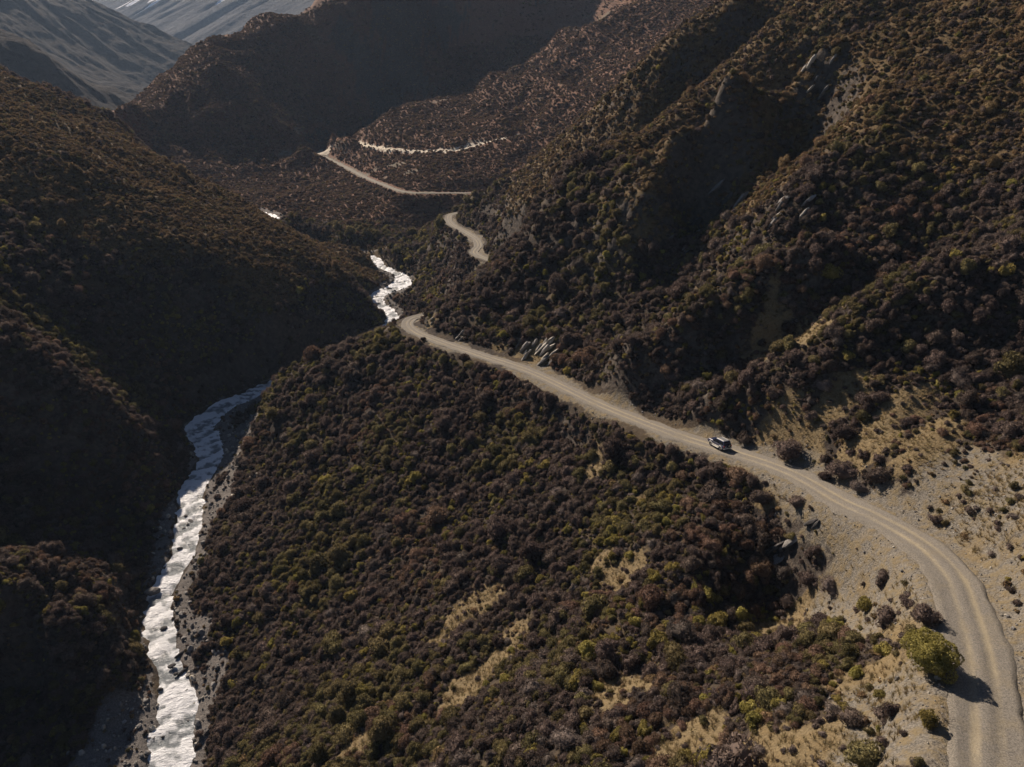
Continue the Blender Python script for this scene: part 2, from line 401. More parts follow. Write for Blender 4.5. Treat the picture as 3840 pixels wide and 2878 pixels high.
for u, v, rx, ry, ang in [(880, 425, 8, 3, .4), (840, 400, 5, 3, .3), (930, 440, 7, 3.5, .5), (870, 445, 6, 3, .4), (780, 420, 4, 2.5, .3), (905, 410, 5, 2.5, .3), 
                          (475, 605, 4.5, 2.6, .7), (620, 575, 3.5, 2.6, .6), (600, 560, 2.4, 1.6, .6), (466, 690, 3.8, 2.4, .8), (500, 655, 3.0, 1.8, .8), (640, 500, 2.6, 1.5, .5), (360, 745, 2.5, 1.6, .5), (690, 742, 3, 2, .3), (760, 745, 3, 1.6, .3),
                          (745, 470, 4, 2.0, -.7), (775, 495, 4, 1.8, -.7), (985, 530, 4, 3, .4), (960, 515, 4, 2, .4), (1015, 470, 5, 3, .4), (930, 610, 3, 5, 0), (445, 635, 2.5, 1.6, .5), (800, 745, 4, 2, .2)]:
    GRASS = np.maximum(GRASS, spot(u, v, rx * (1.25 if v > 520 else 0.85), ry * (1.25 if v > 520 else 0.85), ang))
for u, v, rx, ry in [(395, 165, 7, 5), (410, 172, 6, 6), (385, 178, 4, 4), (372, 172, 5, 4), (480, 142, 9, 4), (300, 130, 6, 6), (285, 155, 8, 7), (270, 165, 6, 5), (440, 100, 10, 3), (600, 20, 14, 6), (508, 72, 8, 3), (572, 30, 12, 4), (480, 265, 4, 3)]:
    GRAVEL = np.maximum(GRAVEL, 0.62 * spot(u, v, rx, ry))
PALE = smooth(3.8, 2.2, BD + 1.0 * n1)
GRASS = np.maximum(GRASS, 0.8 * smooth(0.30, 0.55, fbm(GX / 10, GY / 10, 3, 1) + 0.12 * n2) * smooth(150, 130, GY) * smooth(-25, 5, GX) * (RD > 4) * smooth(30, 18, (GX - 28) * 0.8 + (GY - 91) * 0.6))
shore = smooth(river_half(GY) + 6, river_half(GY) + 1.0, VD + 2.5 * n1)
BAR = shore * smooth(0.55, 0.25, SLOPE)
for u, v, rx, ry in [(205, 690, 3.5, 9), (195, 640, 3, 6), (240, 440, 5, 16), (222, 495, 3, 14), (130, 740, 7, 8), (110, 767, 8, 6)]:
    BAR = np.maximum(BAR, spot(u, v, rx, ry))
BAR *= (VD < 24)
ROCK = smooth(1.35, 1.9, SLOPE + 0.4 * n1) * (RD > 3) * (1 - BAR)
SCRUB_GRASS = smooth(0.35, 0.75, n2 + 0.25 * n1) * 0.8       # dry grass showing between the shrubs
for u, v, rx, ry in [(540, 353, 5.5, 3.2), (521, 352, 3, 2), (432, 322, 2.5, 2), (500, 348, 3, 1.6)]:
    GRASS = np.maximum(GRASS, 0.9 * spot(u, v, rx, ry, 2.2))
SUP = (GX - 28) * 0.8 + (GY - 91) * 0.6
HEATH_G = smooth(32, 64, SUP + 22 * n2) * smooth(-12, 8, GX) * smooth(340, 300, GY) * (GX > -40)
HEATH_G = np.maximum(HEATH_G, smooth(-50, -62, GX) * smooth(180, 215, GY + 8 * n1) * smooth(345, 310, GY) * smooth(1.3, 0.8, SLOPE + 0.4 * n1))
HEATH_R = smooth(320, 380, GY + 20 * n2)

mat_ground, nt, bs = new_mat("hillside_ground")
nb = NB(nt); P_ = nb.pos()
f1 = nb.noise(P_, 0.9, 6, 0.65); f2 = nb.noise(P_, 6.0, 4, 0.6); f3 = nb.noise(P_, 0.12, 5, 0.6); f4 = nb.noise(P_, 0.33, 4, 0.6)
litter = nb.mix(nb.ramp(f1, [(0.35, 0), (0.65, 1)]), (0.022, 0.018, 0.016), (0.055, 0.044, 0.034))
litter = nb.mix(nb.ramp(f3, [(0.45, 0), (0.62, 1)]), litter, (0.070, 0.053, 0.033))
grass = nb.mix(nb.ramp(f2, [(0.3, 0), (0.7, 1)]), (0.085, 0.066, 0.036), (0.21, 0.165, 0.095))
grass = nb.mix(nb.ramp(f1, [(0.4, 0), (0.7, 1)]), grass, (0.16, 0.118, 0.06))
grav = nb.mix(nb.ramp(f2, [(0.35, 0), (0.68, 1)]), (0.075, 0.070, 0.061), (0.205, 0.187, 0.155))
grav = nb.mix(nb.ramp(f1, [(0.45, 0), (0.62, 1)]), grav, (0.155, 0.125, 0.075))
grav = nb.mix(nb.ramp(f4, [(0.52, 0), (0.66, 0.55)]), grav, grass)
bar = nb.mix(nb.ramp(f2, [(0.35, 0), (0.7, 1)]), (0.070, 0.064, 0.060), (0.19, 0.175, 0.16))
rock = nb.mix(nb.ramp(f1, [(0.35, 0), (0.7, 1)]), (0.034, 0.029, 0.025), (0.115, 0.095, 0.075))
wobble = nb.math('ADD', nb.math('MULTIPLY', nb.math('SUBTRACT', f1, 0.5), 1.3), nb.math('MULTIPLY', nb.math('SUBTRACT', f4, 0.5), 1.1))
def edge(a): return nb.ramp(nb.math('ADD', nb.attr(a), wobble), [(0.36, 0), (0.64, 1)])
gold = nb.mix(nb.ramp(f1, [(0.35, 0), (0.66, 1)]), (0.050, 0.036, 0.020), (0.145, 0.100, 0.047))
redh = nb.mix(nb.ramp(f1, [(0.35, 0), (0.66, 1)]), (0.090, 0.047, 0.031), (0.175, 0.094, 0.058))
litter = nb.mix(edge("heath_gold"), litter, gold)
litter = nb.mix(edge("heath_red"), litter, redh)
c = nb.mix(edge("scrub_grass"), litter, nb.mix(0.45, litter, grass))
c = nb.mix(edge("rock"), c, rock)
c = nb.mix(edge("grass"), c, grass)
c = nb.mix(edge("gravel"), c, grav)
c = nb.mix(edge("bar"), c, bar)
c = nb.mix(edge("pale"), c, nb.mix(f2, (0.36, 0.32, 0.25), (0.62, 0.56, 0.45)))
nb.l(c, bs.inputs["Base Color"]); bs.inputs["Roughness"].default_value = 0.95; bs.inputs["Specular IOR Level"].default_value = 0.15
h = nb.math('ADD', nb.math('MULTIPLY', f2, 0.25), nb.math('MULTIPLY', f1, 0.9))
nb.l(nb.bump(h, 0.8, 0.6), bs.inputs["Normal"])
terrain = grid_mesh("ground", GX, GY, Z, mat_ground, dict(gravel=GRAVEL, grass=GRASS, bar=BAR, rock=ROCK, scrub_grass=SCRUB_GRASS, heath_gold=HEATH_G, heath_red=HEATH_R, pale=PALE))

# ------------------------------------------------------------------ road: two pale wheel tracks on grey gravel
NP = 19
off = np.linspace(-3.1, 3.1, NP)
s_ = ROAD_S[:, None]; o_ = off[None, :]
wander = 0.35 * fbm(s_ / 30, s_ * 0 + 3, 2, 1)
lat = o_ + wander * 0
edgew = np.interp(ROAD_S, [0, 45, 75, 110], [2.7, 2.55, 2.1, 1.85])[:, None] / 3.1 + 0.17 * smooth(1.4, 2.8, np.abs(o_)) * fbm(s_ / 2.4, np.sign(o_) * 5 + 0 * s_, 3, 2)
rut = np.exp(-((np.abs(o_ - wander) - 0.86) / 0.36) ** 2)
prof = -0.05 * rut + 0.05 * np.exp(-((o_ - wander) / 0.5) ** 2) + 0.04 * fbm(s_ / 1.5, o_ / 0.5 + 0 * s_, 3, 3) - 0.30 * smooth(2.5, 3.1, np.abs(o_)) + 0.06 * np.exp(-((np.abs(o_) - 2.3) / 0.3) ** 2)
RX = ROAD[:, 0, None] + ROAD_N[:, 0, None] * lat * edgew; RY = ROAD[:, 1, None] + ROAD_N[:, 1, None] * lat * edgew
RZ_ = ROAD[:, 2, None] + prof + 0.03
mat_road, nt, bs = new_mat("gravel_road"); nb = NB(nt); P_ = nb.pos()
f1 = nb.noise(P_, 0.5, 5, 0.6); f2 = nb.noise(P_, 9, 3, 0.7); f3 = nb.noise(P_, 2.2, 4, 0.6)
cg = nb.mix(nb.ramp(f2, [(0.32, 0), (0.7, 1)]), (0.085, 0.080, 0.070), (0.225, 0.205, 0.172))
cd = nb.mix(nb.ramp(f2, [(0.3, 0), (0.7, 1)]), (0.20, 0.172, 0.118), (0.30, 0.262, 0.185))
fac = nb.ramp(nb.math('ADD', nb.attr("track"), nb.math('MULTIPLY', nb.math('SUBTRACT', f3, 0.5), 0.9)), [(0.15, 0), (0.95, 1)])
cc = nb.mix(fac, cg, cd)
cc = nb.mix(nb.ramp(f1, [(0.5, 0), (0.72, 0.35)]), cc, (0.20, 0.165, 0.10))
ed = nb.ramp(nb.math('ADD', nb.attr("edge"), nb.math('MULTIPLY', nb.math('SUBTRACT', f3, 0.5), 1.4)), [(0.35, 0), (0.7, 1)])
cc = nb.mix(ed, cc, nb.mix(nb.ramp(f2, [(0.35, 0), (0.68, 1)]), (0.072, 0.067, 0.058), (0.205, 0.185, 0.15)))
nb.l(cc, bs.inputs["Base Color"]); bs.inputs["Roughness"].default_value = 0.9; bs.inputs["Specular IOR Level"].default_value = 0.2
nb.l(nb.bump(f2, 0.5, 0.08), bs.inputs["Normal"])
road = grid_mesh("road", RX, RY, RZ_, mat_road, dict(track=rut * (0.75 + 0.5 * fbm(s_ / 5, np.sign(o_) * 3 + 0 * s_, 3, 1)) + 0 * RX, edge=smooth(0.5, 1.0, np.abs(o_) / 3.1) + 0 * RX))

# ------------------------------------------------------------------ river: broken white water over stones
NR = 49
tt = np.linspace(-1, 1, NR)[None, :]
hwid = (river_half(RIVER[:, 1]) + 0.75)[:, None]
sR = RIVER_S[:, None]
WX = RIVER[:, 0, None] + RIVER_N[:, 0, None] * tt * hwid; WY = RIVER[:, 1, None] + RIVER_N[:, 1, None] * tt * hwid
wv = 0.34 * fbm(sR / 1.8, tt * hwid / 3.2, 4, 1) + 0.46 * ridged(sR / 2.6 + 0.7 * tt, tt * hwid / 6.5, 4, 2)
WZ = RIVER[:, 2, None] + wv - 0.12 * tt ** 2
foam = smooth(-0.35, 0.45, 0.8 * fbm(sR / 0.9, tt * hwid / 2.2, 4, 3) + 0.8 * (wv / 0.5))
mat_water, nt, bs = new_mat("river_water"); nb = NB(nt); P_ = nb.pos()
cv = nb.n("ShaderNodeCombineXYZ"); nb.l(nb.attr("flow"), cv.inputs[0]); nb.l(nb.math('MULTIPLY', nb.attr("across"), 0.38), cv.inputs[1]); cv = cv.outputs[0]
f1 = nb.noise(cv, 1.5, 7, 0.72, 0.5); f2 = nb.noise(cv, 4.5, 5, 0.65)
fo = nb.ramp(nb.math('ADD', nb.attr("foam"), nb.math('MULTIPLY', nb.math('SUBTRACT', f1, 0.5), 1.6)), [(0.15, 0), (0.75, 1)])
nb.l(nb.mix(fo, (0.20, 0.225, 0.24), (0.76, 0.79, 0.82)), bs.inputs["Base Color"])
nb.l(nb.ramp(fo, [(0, 0.30), (1, 0.42)]), bs.inputs["Roughness"])
bs.inputs["IOR"].default_value = 1.33
h = nb.math('ADD', nb.math('MULTIPLY', f1, 1.0), nb.math('MULTIPLY', f2, 0.35))
nb.l(nb.bump(h, 1.0, 0.85), bs.inputs["Normal"])
river = grid_mesh("river", WX, WY, WZ, mat_water, dict(foam=foam, flow=sR + 0 * WX, across=tt * hwid))
# ------------------------------------------------------------------ tagging helpers
def tag(o, label, cat, group=None):
    o["label"] = label; o["category"] = cat
    if group: o["group"] = group
    return o
def empty(name, loc, rot=(0, 0, 0), scale=(1, 1, 1)):
    o = bpy.data.objects.new(name, None); COL.objects.link(o)
    o.location = loc; o.rotation_euler = rot; o.scale = scale; o.empty_display_size = 0.3
    return o
def child(name, me, parent, loc=(0, 0, 0), rot=(0, 0, 0), scale=(1, 1, 1)):
    o = bpy.data.objects.new(name, me); COL.objects.link(o); o.parent = parent
    o.location = loc; o.rotation_euler = rot; o.scale = scale
    return o
def simple_mat(name, col, rough=0.6, metal=0.0, spec=0.4, emit=None):
    m, nt, b = new_mat(name)
    nb = NB(nt); f = nb.noise(nb.n("ShaderNodeTexCoord").outputs["Object"], 4.0, 4, 0.6)
    nb.l(nb.mix(f, tuple(c * 0.8 for c in col), tuple(min(1, c * 1.2) for c in col)), b.inputs["Base Color"])
    b.inputs["Roughness"].default_value = rough; b.inputs["Metallic"].default_value = metal; b.inputs["Specular IOR Level"].default_value = spec
    return m
def foliage_mat(name, dark, mid, light, trans=0.38):
    m, nt, b = new_mat(name); nb = NB(nt)
    oi = nb.n("ShaderNodeObjectInfo"); tc = nb.n("ShaderNodeTexCoord")
    f = nb.noise(tc.outputs["Object"], 2.2, 3, 0.6)
    gi = nb.n("ShaderNodeNewGeometry").outputs["Random Per Island"]
    k = nb.math('ADD', nb.math('MULTIPLY', f, 0.6), nb.math('MULTIPLY', gi, 0.4))
    c = nb.ramp(k, [(0.25, dark), (0.5, mid), (0.75, light)])
    hue = nb.n("ShaderNodeHueSaturation"); nb.l(c, hue.inputs["Color"])
    r = oi.outputs["Random"]
    nb.l(nb.math('ADD', nb.math('MULTIPLY', r, 0.024), 0.488), hue.inputs["Hue"])
    nb.l(nb.math('ADD', nb.math('MULTIPLY', nb.math('FRACT', nb.math('MULTIPLY', r, 7.31)), 0.75), 0.65), hue.inputs["Value"])
    nb.l(hue.outputs[0], b.inputs["Base Color"]); b.inputs["Roughness"].default_value = 0.9; b.inputs["Specular IOR Level"].default_value = 0.1
    tr = nb.n("ShaderNodeBsdfTranslucent"); nb.l(hue.outputs[0], tr.inputs["Color"])
    ms = nb.n("ShaderNodeMixShader"); ms.inputs[0].default_value = trans
    nb.l(b.outputs[0], ms.inputs[1]); nb.l(tr.outputs[0], ms.inputs[2])
    nb.l(ms.outputs[0], nt.nodes["Material Output"].inputs["Surface"])
    return m
FM = dict(
    brown=foliage_mat("brown_foliage", (0.044, 0.034, 0.030), (0.100, 0.076, 0.066), (0.195, 0.150, 0.124)),
    grey=foliage_mat("grey_twigs", (0.058, 0.047, 0.043), (0.125, 0.103, 0.091), (0.21, 0.175, 0.15)),
    olive=foliage_mat("olive_foliage", (0.048, 0.040, 0.021), (0.132, 0.111, 0.052), (0.255, 0.218, 0.105)),
    lime=foliage_mat("yellow_green_foliage", (0.090, 0.076, 0.022), (0.215, 0.182, 0.052), (0.365, 0.318, 0.12), 0.42),
    tan=foliage_mat("tan_foliage", (0.076, 0.053, 0.030), (0.165, 0.114, 0.060), (0.275, 0.198, 0.112)),
    rust=foliage_mat("rusty_foliage", (0.060, 0.039, 0.029), (0.140, 0.092, 0.066), (0.245, 0.165, 0.118)),
)
wood = simple_mat("twig_wood", (0.085, 0.070, 0.060), 0.9, 0, 0.1)
dead_wood = simple_mat("dead_wood", (0.20, 0.18, 0.16), 0.9, 0, 0.1)

def tri_mesh(name, V, F, mat):
    me = bpy.data.meshes.new(name)
    me.vertices.add(len(V)); me.vertices.foreach_set("co", np.asarray(V, np.float32).ravel())
    F = np.asarray(F, np.int32)
    me.loops.add(F.size); me.loops.foreach_set("vertex_index", F.ravel())
    me.polygons.add(len(F)); me.polygons.foreach_set("loop_start", np.arange(0, F.size, 3, dtype=np.int32)); me.polygons.foreach_set("loop_total", np.full(len(F), 3, np.int32))
    me.update(calc_edges=True); me.materials.append(mat)
    return me
def crown_mesh(name, seed, nleaf, leaf, mat, nl=11, height=0.85, lump=(0.34, 0.52), spread=0.62, twig=0.25):
    g = np.random.default_rng(seed)
    th = g.random(nl) * 2 * np.pi; el = np.arcsin(g.random(nl) ** 0.8 * 0.98)
    rr = spread * (0.75 + 0.35 * g.random(nl))
    C = np.stack([np.cos(th) * np.cos(el) * rr, np.sin(th) * np.cos(el) * rr, np.sin(el) * rr * height + 0.34], 1)
    C = np.vstack([C, [[0, 0, 0.45]]]); Rl = np.append(lump[0] + (lump[1] - lump[0]) * g.random(nl), 0.5)
    V = []; F = []
    # dark twiggy heart
    nu, nv = 12, 7
    dirs = [(math.cos(2 * math.pi * i / nu) * math.cos(b), math.sin(2 * math.pi * i / nu) * math.cos(b), math.sin(b)) for b in np.linspace(-0.9, 1.45, nv) for i in range(nu)]
    D = np.array(dirs); o = np.array([0, 0, 0.42])
    rad = np.full(len(D), 0.25)
    for c, r in zip(C, Rl):
        oc = c - o; b = D @ oc; d2 = (oc @ oc) - b * b
        hit = d2 < r * r; t = b + np.sqrt(np.maximum(r * r - d2, 0)); rad = np.where(hit & (t > rad), t, rad)
    core = o + D * (rad * (0.80 + 0.08 * g.random(len(D))))[:, None]
    core[:, 2] = np.maximum(core[:, 2], -0.12)
    V.append(core)
    for j in range(nv - 1):
        for i in range(nu):
            a = j * nu + i; b = j * nu + (i + 1) % nu
            F += [(a, b, b + nu), (a, b + nu, a + nu)]
    for i in range(1, nu - 1): F.append(((nv - 1) * nu, (nv - 1) * nu + i, (nv - 1) * nu + i + 1))
    w = Rl ** 2 / np.sum(Rl ** 2)
    li = g.choice(len(C), nleaf * 2, p=w)
    d = g.normal(size=(nleaf * 2, 3)); d /= np.linalg.norm(d, axis=1)[:, None]
    out = C[li] - np.array([0, 0, 0.3]); out /= np.linalg.norm(out, axis=1)[:, None] + 1e-6
    d = d + 0.55 * out + np.array([0, 0, 0.15]); d /= np.linalg.norm(d, axis=1)[:, None]
    p = C[li] + d * (Rl[li] * (0.86 + 0.24 * g.random(nleaf * 2)))[:, None]
    inside = np.zeros(len(p), bool)
    for c, r in zip(C, Rl): inside |= np.linalg.norm(p - c, axis=1) < r * 0.80
    ok = np.where(~inside & (p[:, 2] > -0.05))[0][:nleaf]
    p = p[ok]; d = d[ok]; n = len(p)
    nrm = d + 0.75 * g.normal(size=(n, 3)); nrm /= np.linalg.norm(nrm, axis=1)[:, None]
    t1 = np.cross(nrm, g.normal(size=(n, 3))); t1 /= np.linalg.norm(t1, axis=1)[:, None]; t2 = np.cross(nrm, t1)
    sz = leaf * (0.6 + 0.9 * g.random(n))[:, None]
    tw = (g.random(n) < twig)[:, None]
    a_ = np.where(tw, p - d * sz * 0.6 + t1 * sz * 0.22, p + t1 * sz)
    b_ = np.where(tw, p - d * sz * 0.6 - t1 * sz * 0.22, p - t1 * sz * 0.55 + t2 * sz * 0.8)
    c_ = np.where(tw, p + d * sz * 2.1, p - t1 * sz * 0.55 - t2 * sz * 0.8)
    k = len(core); L = np.stack([a_, b_, c_], 1).reshape(-1, 3)
    V.append(L); F += [(k + 3 * i, k + 3 * i + 1, k + 3 * i + 2) for i in range(n)]
    return tri_mesh(name, np.vstack(V), F, mat)
def stem_mesh(name, seed, mat, n=5, h=0.5, spread=0.35, r=0.035):
    g = np.random.default_rng(seed); V = []; F = []
    for i in range(n):
        a = 2 * math.pi * (i + g.random() * 0.6) / n; sp = spread * (0.6 + 0.6 * g.random())
        p0 = np.array([0.06 * math.cos(a), 0.06 * math.sin(a), -0.15]); p1 = np.array([sp * math.cos(a) * 0.5, sp * math.sin(a) * 0.5, h * 0.5]); p2 = np.array([sp * math.cos(a), sp * math.sin(a), h])
        k = len(V)
        for p, q in ((p0, r), (p1, r * 0.7), (p2, r * 0.3)):
            for j in range(3): V.append(p + q * np.array([math.cos(j * 2.094), math.sin(j * 2.094), 0]))
        for s in (0, 3):
            for j in range(3):
                x, y = k + s + j, k + s + (j + 1) % 3
                F += [(x, y, y + 3), (x, y + 3, x + 3)]
    return tri_mesh(name, V, F, mat)
CROWNS = {}
for kname, n_var, kw in (("brown", 5, dict(twig=0.45, lump=(0.24, 0.46), nl=14, spread=0.74)), ("grey", 3, dict(twig=0.7, lump=(0.22, 0.44), nl=13, spread=0.76)), ("rust", 2, dict(twig=0.4)), ("tan", 2, dict(twig=0.5)), ("olive", 4, dict(twig=0.25, lump=(0.22, 0.44), nl=14, spread=0.74)), ("lime", 3, dict(twig=0.12, lump=(0.22, 0.40), nl=14, spread=0.7))):
    CROWNS[kname] = [crown_mesh("crown", 100 * len(kname) + 7 * i + ord(kname[0]), 950, 0.072, FM[kname], **kw) for i in range(n_var)]
CROWNS_FAR = {k: [crown_mesh("crown_far", 55 + 3 * i + ord(k[0]), 190, 0.14, FM[k], nl=8, twig=0.2) for i in range(2)] for k in CROWNS}
STEMS = [stem_mesh("stem", i, wood) for i in range(3)]
# ------------------------------------------------------------------ instancing for what nobody could count
def scatter(name, meshes, P, S3, RZ3, IDX):
    src = bpy.data.collections.new(name + "_kinds")
    for i, me in enumerate(meshes):
        o = bpy.data.objects.new("%s_%02d" % (name, i), me); src.objects.link(o)
    me = bpy.data.meshes.new(name); n = len(P)
    me.vertices.add(n); me.vertices.foreach_set("co", np.asarray(P, np.float32).ravel())
    for k, t, v in (("scl", 'FLOAT_VECTOR', S3), ("rot", 'FLOAT_VECTOR', RZ3)):
        a = me.attributes.new(k, t, 'POINT'); a.data.foreach_set("vector", np.asarray(v, np.float32).ravel())
    a = me.attributes.new("idx", 'INT', 'POINT'); a.data.foreach_set("value", np.asarray(IDX, np.int32))
    o = bpy.data.objects.new(name, me); COL.objects.link(o); o["kind"] = "stuff"
    ng = bpy.data.node_groups.new(name, 'GeometryNodeTree')
    ng.interface.new_socket("Geometry", in_out='INPUT', socket_type='NodeSocketGeometry'); ng.interface.new_socket("Geometry", in_out='OUTPUT', socket_type='NodeSocketGeometry')
    N = ng.nodes; gi = N.new("NodeGroupInput"); go = N.new("NodeGroupOutput")
    ci = N.new("GeometryNodeCollectionInfo"); ci.inputs["Collection"].default_value = src; ci.inputs["Separate Children"].default_value = True; ci.inputs["Reset Children"].default_value = True
    ip = N.new("GeometryNodeInstanceOnPoints"); ip.inputs["Pick Instance"].default_value = True
    def na(k, t):
        x = N.new("GeometryNodeInputNamedAttribute"); x.data_type = t; x.inputs["Name"].default_value = k; return x.outputs["Attribute"]
    L = ng.links.new
    L(gi.outputs[0], ip.inputs["Points"]); L(ci.outputs[0], ip.inputs["Instance"]); L(na("idx", 'INT'), ip.inputs["Instance Index"])
    L(na("rot", 'FLOAT_VECTOR'), ip.inputs["Rotation"]); L(na("scl", 'FLOAT_VECTOR'), ip.inputs["Scale"]); L(ip.outputs[0], go.inputs[0])
    md = o.modifiers.new("scatter", 'NODES'); md.node_group = ng
    return o
# ------------------------------------------------------------------ dark blue estate car with silver lower body
def bm_obj(name, bm, mat, parent, smooth_=False):
    me = bpy.data.meshes.new(name); bm.to_mesh(me); bm.free(); me.materials.append(mat)
    if smooth_: me.polygons.foreach_set("use_smooth", [True] * len(me.polygons))
    o = bpy.data.objects.new(name, me); COL.objects.link(o); o.parent = parent
    return o
def loft(sections, bevel=0.05):                  # sections: (z, y_back, y_front, half width)
    bm = bmesh.new(); rings = []
    for z, y0, y1, w in sections:
        rings.append([bm.verts.new(p) for p in ((-w, y0, z), (w, y0, z), (w, y1, z), (-w, y1, z))])
    bm.faces.new(rings[0][::-1]); bm.faces.new(rings[-1])
    for a, b in zip(rings, rings[1:]):
        for i in range(4): bm.faces.new((a[i], a[(i + 1) % 4], b[(i + 1) % 4], b[i]))
    if bevel: bmesh.ops.bevel(bm, geom=bm.edges[:], offset=bevel, segments=2, affect='EDGES', profile=0.6)
    bmesh.ops.recalc_face_normals(bm, faces=bm.faces[:])
    return bm
def box(x0, x1, y0, y1, z0, z1, bevel=0.0):
    bm = bmesh.new()
    bmesh.ops.create_cube(bm, size=1.0, matrix=Matrix.Translation(((x0 + x1) / 2, (y0 + y1) / 2, (z0 + z1) / 2)) @ Matrix.Diagonal((x1 - x0, y1 - y0, z1 - z0, 1)))
    if bevel: bmesh.ops.bevel(bm, geom=bm.edges[:], offset=bevel, segments=2, affect='EDGES')
    return bm
def poly(pts, thick):                            # a thin plate through pts, pushed out by thick along its normal
    bm = bmesh.new(); a = [Vector(p) for p in pts]; n = (a[1] - a[0]).cross(a[2] - a[0]).normalized() * thick
    v1 = [bm.verts.new(p) for p in a]; v2 = [bm.verts.new(p + n) for p in a]; k = len(a)
    bm.faces.new(v1[::-1]); bm.faces.new(v2)
    for i in range(k): bm.faces.new((v1[i], v1[(i + 1) % k], v2[(i + 1) % k], v2[i]))
    return bm
def paint(name, col, rough, coat=0.0, metal=0.0):
    m = simple_mat(name, col, rough, metal, 0.5); m.node_tree.nodes["Principled BSDF"].inputs["Coat Weight"].default_value = coat
    return m
navy = paint("navy_paint", (0.012, 0.018, 0.055), 0.35, 0.7)
silver = paint("silver_paint", (0.62, 0.60, 0.54), 0.35, 0.4)
dark_glass = paint("dark_glass", (0.012, 0.014, 0.018), 0.08)
rubber = paint("tyre_rubber", (0.016, 0.015, 0.015), 0.85)
alloy = paint("wheel_alloy", (0.40, 0.40, 0.40), 0.35, 0, 0.6)
red_lens = paint("red_lens", (0.45, 0.012, 0.012), 0.2, 0.5)
clear_lens = paint("clear_lens", (0.6, 0.6, 0.58), 0.15, 0.5)
plate_m = paint("plate_white", (0.6, 0.6, 0.52), 0.5)
trim = paint("black_trim", (0.02, 0.02, 0.02), 0.6)

k_car = int(np.argmin([abs(project(*(p + [0, 0, 0.3]))[0] - 720) + (0 if 60 < p[1] < 110 else 900) for p in ROAD]))
cp_ = ROAD[k_car]; ct = ROAD_T[k_car]; cn = ROAD_N[k_car]
grade = (ROAD[k_car + 3, 2] - ROAD[k_car - 3, 2]) / np.linalg.norm(ROAD[k_car + 3, :2] - ROAD[k_car - 3, :2])
car = empty("car", (cp_[0] + cn[0] * -0.1, cp_[1] + cn[1] * -0.1, cp_[2] + 0.05))
car.rotation_euler = (math.atan(grade), 0, math.atan2(-ct[0], ct[1]) - R(19)); car.scale = (0.8, 0.8, 0.8)
tag(car, "dark blue four-wheel-drive car with silver lower sides driving away on the gravel road", "car")
body = bm_obj("body", loft([(0.46, -2.22, 2.28, 0.80), (0.62, -2.30, 2.36, 0.86), (0.98, -2.30, 2.34, 0.86), (1.10, -2.26, 2.22, 0.80)], 0.07), navy, car)
bm_obj("bonnet", loft([(1.06, 0.72, 2.2, 0.74), (1.16, 0.62, 2.05, 0.66)], 0.05), navy, car)
cab = bm_obj("cabin", loft([(1.08, -2.24, 1.02, 0.80), (1.45, -2.17, 0.62, 0.74), (1.80, -2.02, 0.18, 0.64)], 0.06), navy, car)
roof_ = bm_obj("roof", loft([(1.795, -1.98, 0.12, 0.60), (1.85, -1.86, 0.02, 0.54)], 0.03), paint("roof_grey", (0.16, 0.165, 0.17), 0.4, 0.5), car)
for sx in (-1, 1):
    x1, x2 = 0.795 * sx, 0.672 * sx
    def win(y0b, y1b, y0t, y1t):
        p = [(x1 + .012 * sx, y0b, 1.14), (x1 + .012 * sx, y1b, 1.14), (x2 + .012 * sx, y1t, 1.70), (x2 + .012 * sx, y0t, 1.70)]
        return poly(p if sx > 0 else p[::-1], 0.012)
    bm_obj("window", win(0.02, 0.86, 0.02, 0.26), dark_glass, car)
    bm_obj("window", win(-0.98, -0.06, -0.98, -0.06), dark_glass, car)
    bm_obj("window", win(-2.06, -1.08, -1.90, -1.08), dark_glass, car)
    bm_obj("roof_rail", box(0.50 * sx - .025, 0.50 * sx + .025, -1.75, -0.05, 1.86, 1.91), silver, car)
    bm_obj("door", box(0.858 * sx - .012, 0.858 * sx + .012, -0.02, 0.92, 0.66, 1.06, .01), navy, car)
    bm_obj("door", box(0.858 * sx - .012, 0.858 * sx + .012, -0.98, -0.05, 0.66, 1.06, .01), navy, car)
    bm_obj("lower_cladding", box(0.862 * sx - .03, 0.862 * sx + .03, -0.95, 0.95, 0.47, 0.72, .02), silver, car)
    bm_obj("running_board", box(0.92 * sx - .10, 0.92 * sx + .10, -0.9, 0.9, 0.36, 0.42, .015), silver, car)
    bm_obj("mirror", box(0.98 * sx - .11, 0.98 * sx + .11, 0.74, 0.84, 1.12, 1.28, .03), trim, car)
    bm_obj("tail_light", box(0.76 * sx - .10, 0.76 * sx + .10, -2.34, -2.28, 0.86, 1.12, .015), red_lens, car)
    bm_obj("headlight", box(0.62 * sx - .16, 0.62 * sx + .16, 2.33, 2.385, 0.80, 0.98, .015), clear_lens, car)
    for wy in (-1.36, 1.38):
        # wheel arch flare
        bm = bmesh.new(); ring = []
        for i in range(9):
            a = math.pi * i / 8
            for r_, xx in ((0.40, 0.80), (0.52, 0.80), (0.50, 0.955), (0.40, 0.955)):
                ring.append(bm.verts.new((xx * sx, wy + r_ * math.cos(a), 0.40 + r_ * 1.05 * math.sin(a))))
        for i in range(8):
            for j in range(4):
                bm.faces.new((ring[i * 4 + j], ring[i * 4 + (j + 1) % 4], ring[(i + 1) * 4 + (j + 1) % 4], ring[(i + 1) * 4 + j]))
        bmesh.ops.recalc_face_normals(bm, faces=bm.faces[:])
        bm_obj("wheel_arch", bm, silver, car)
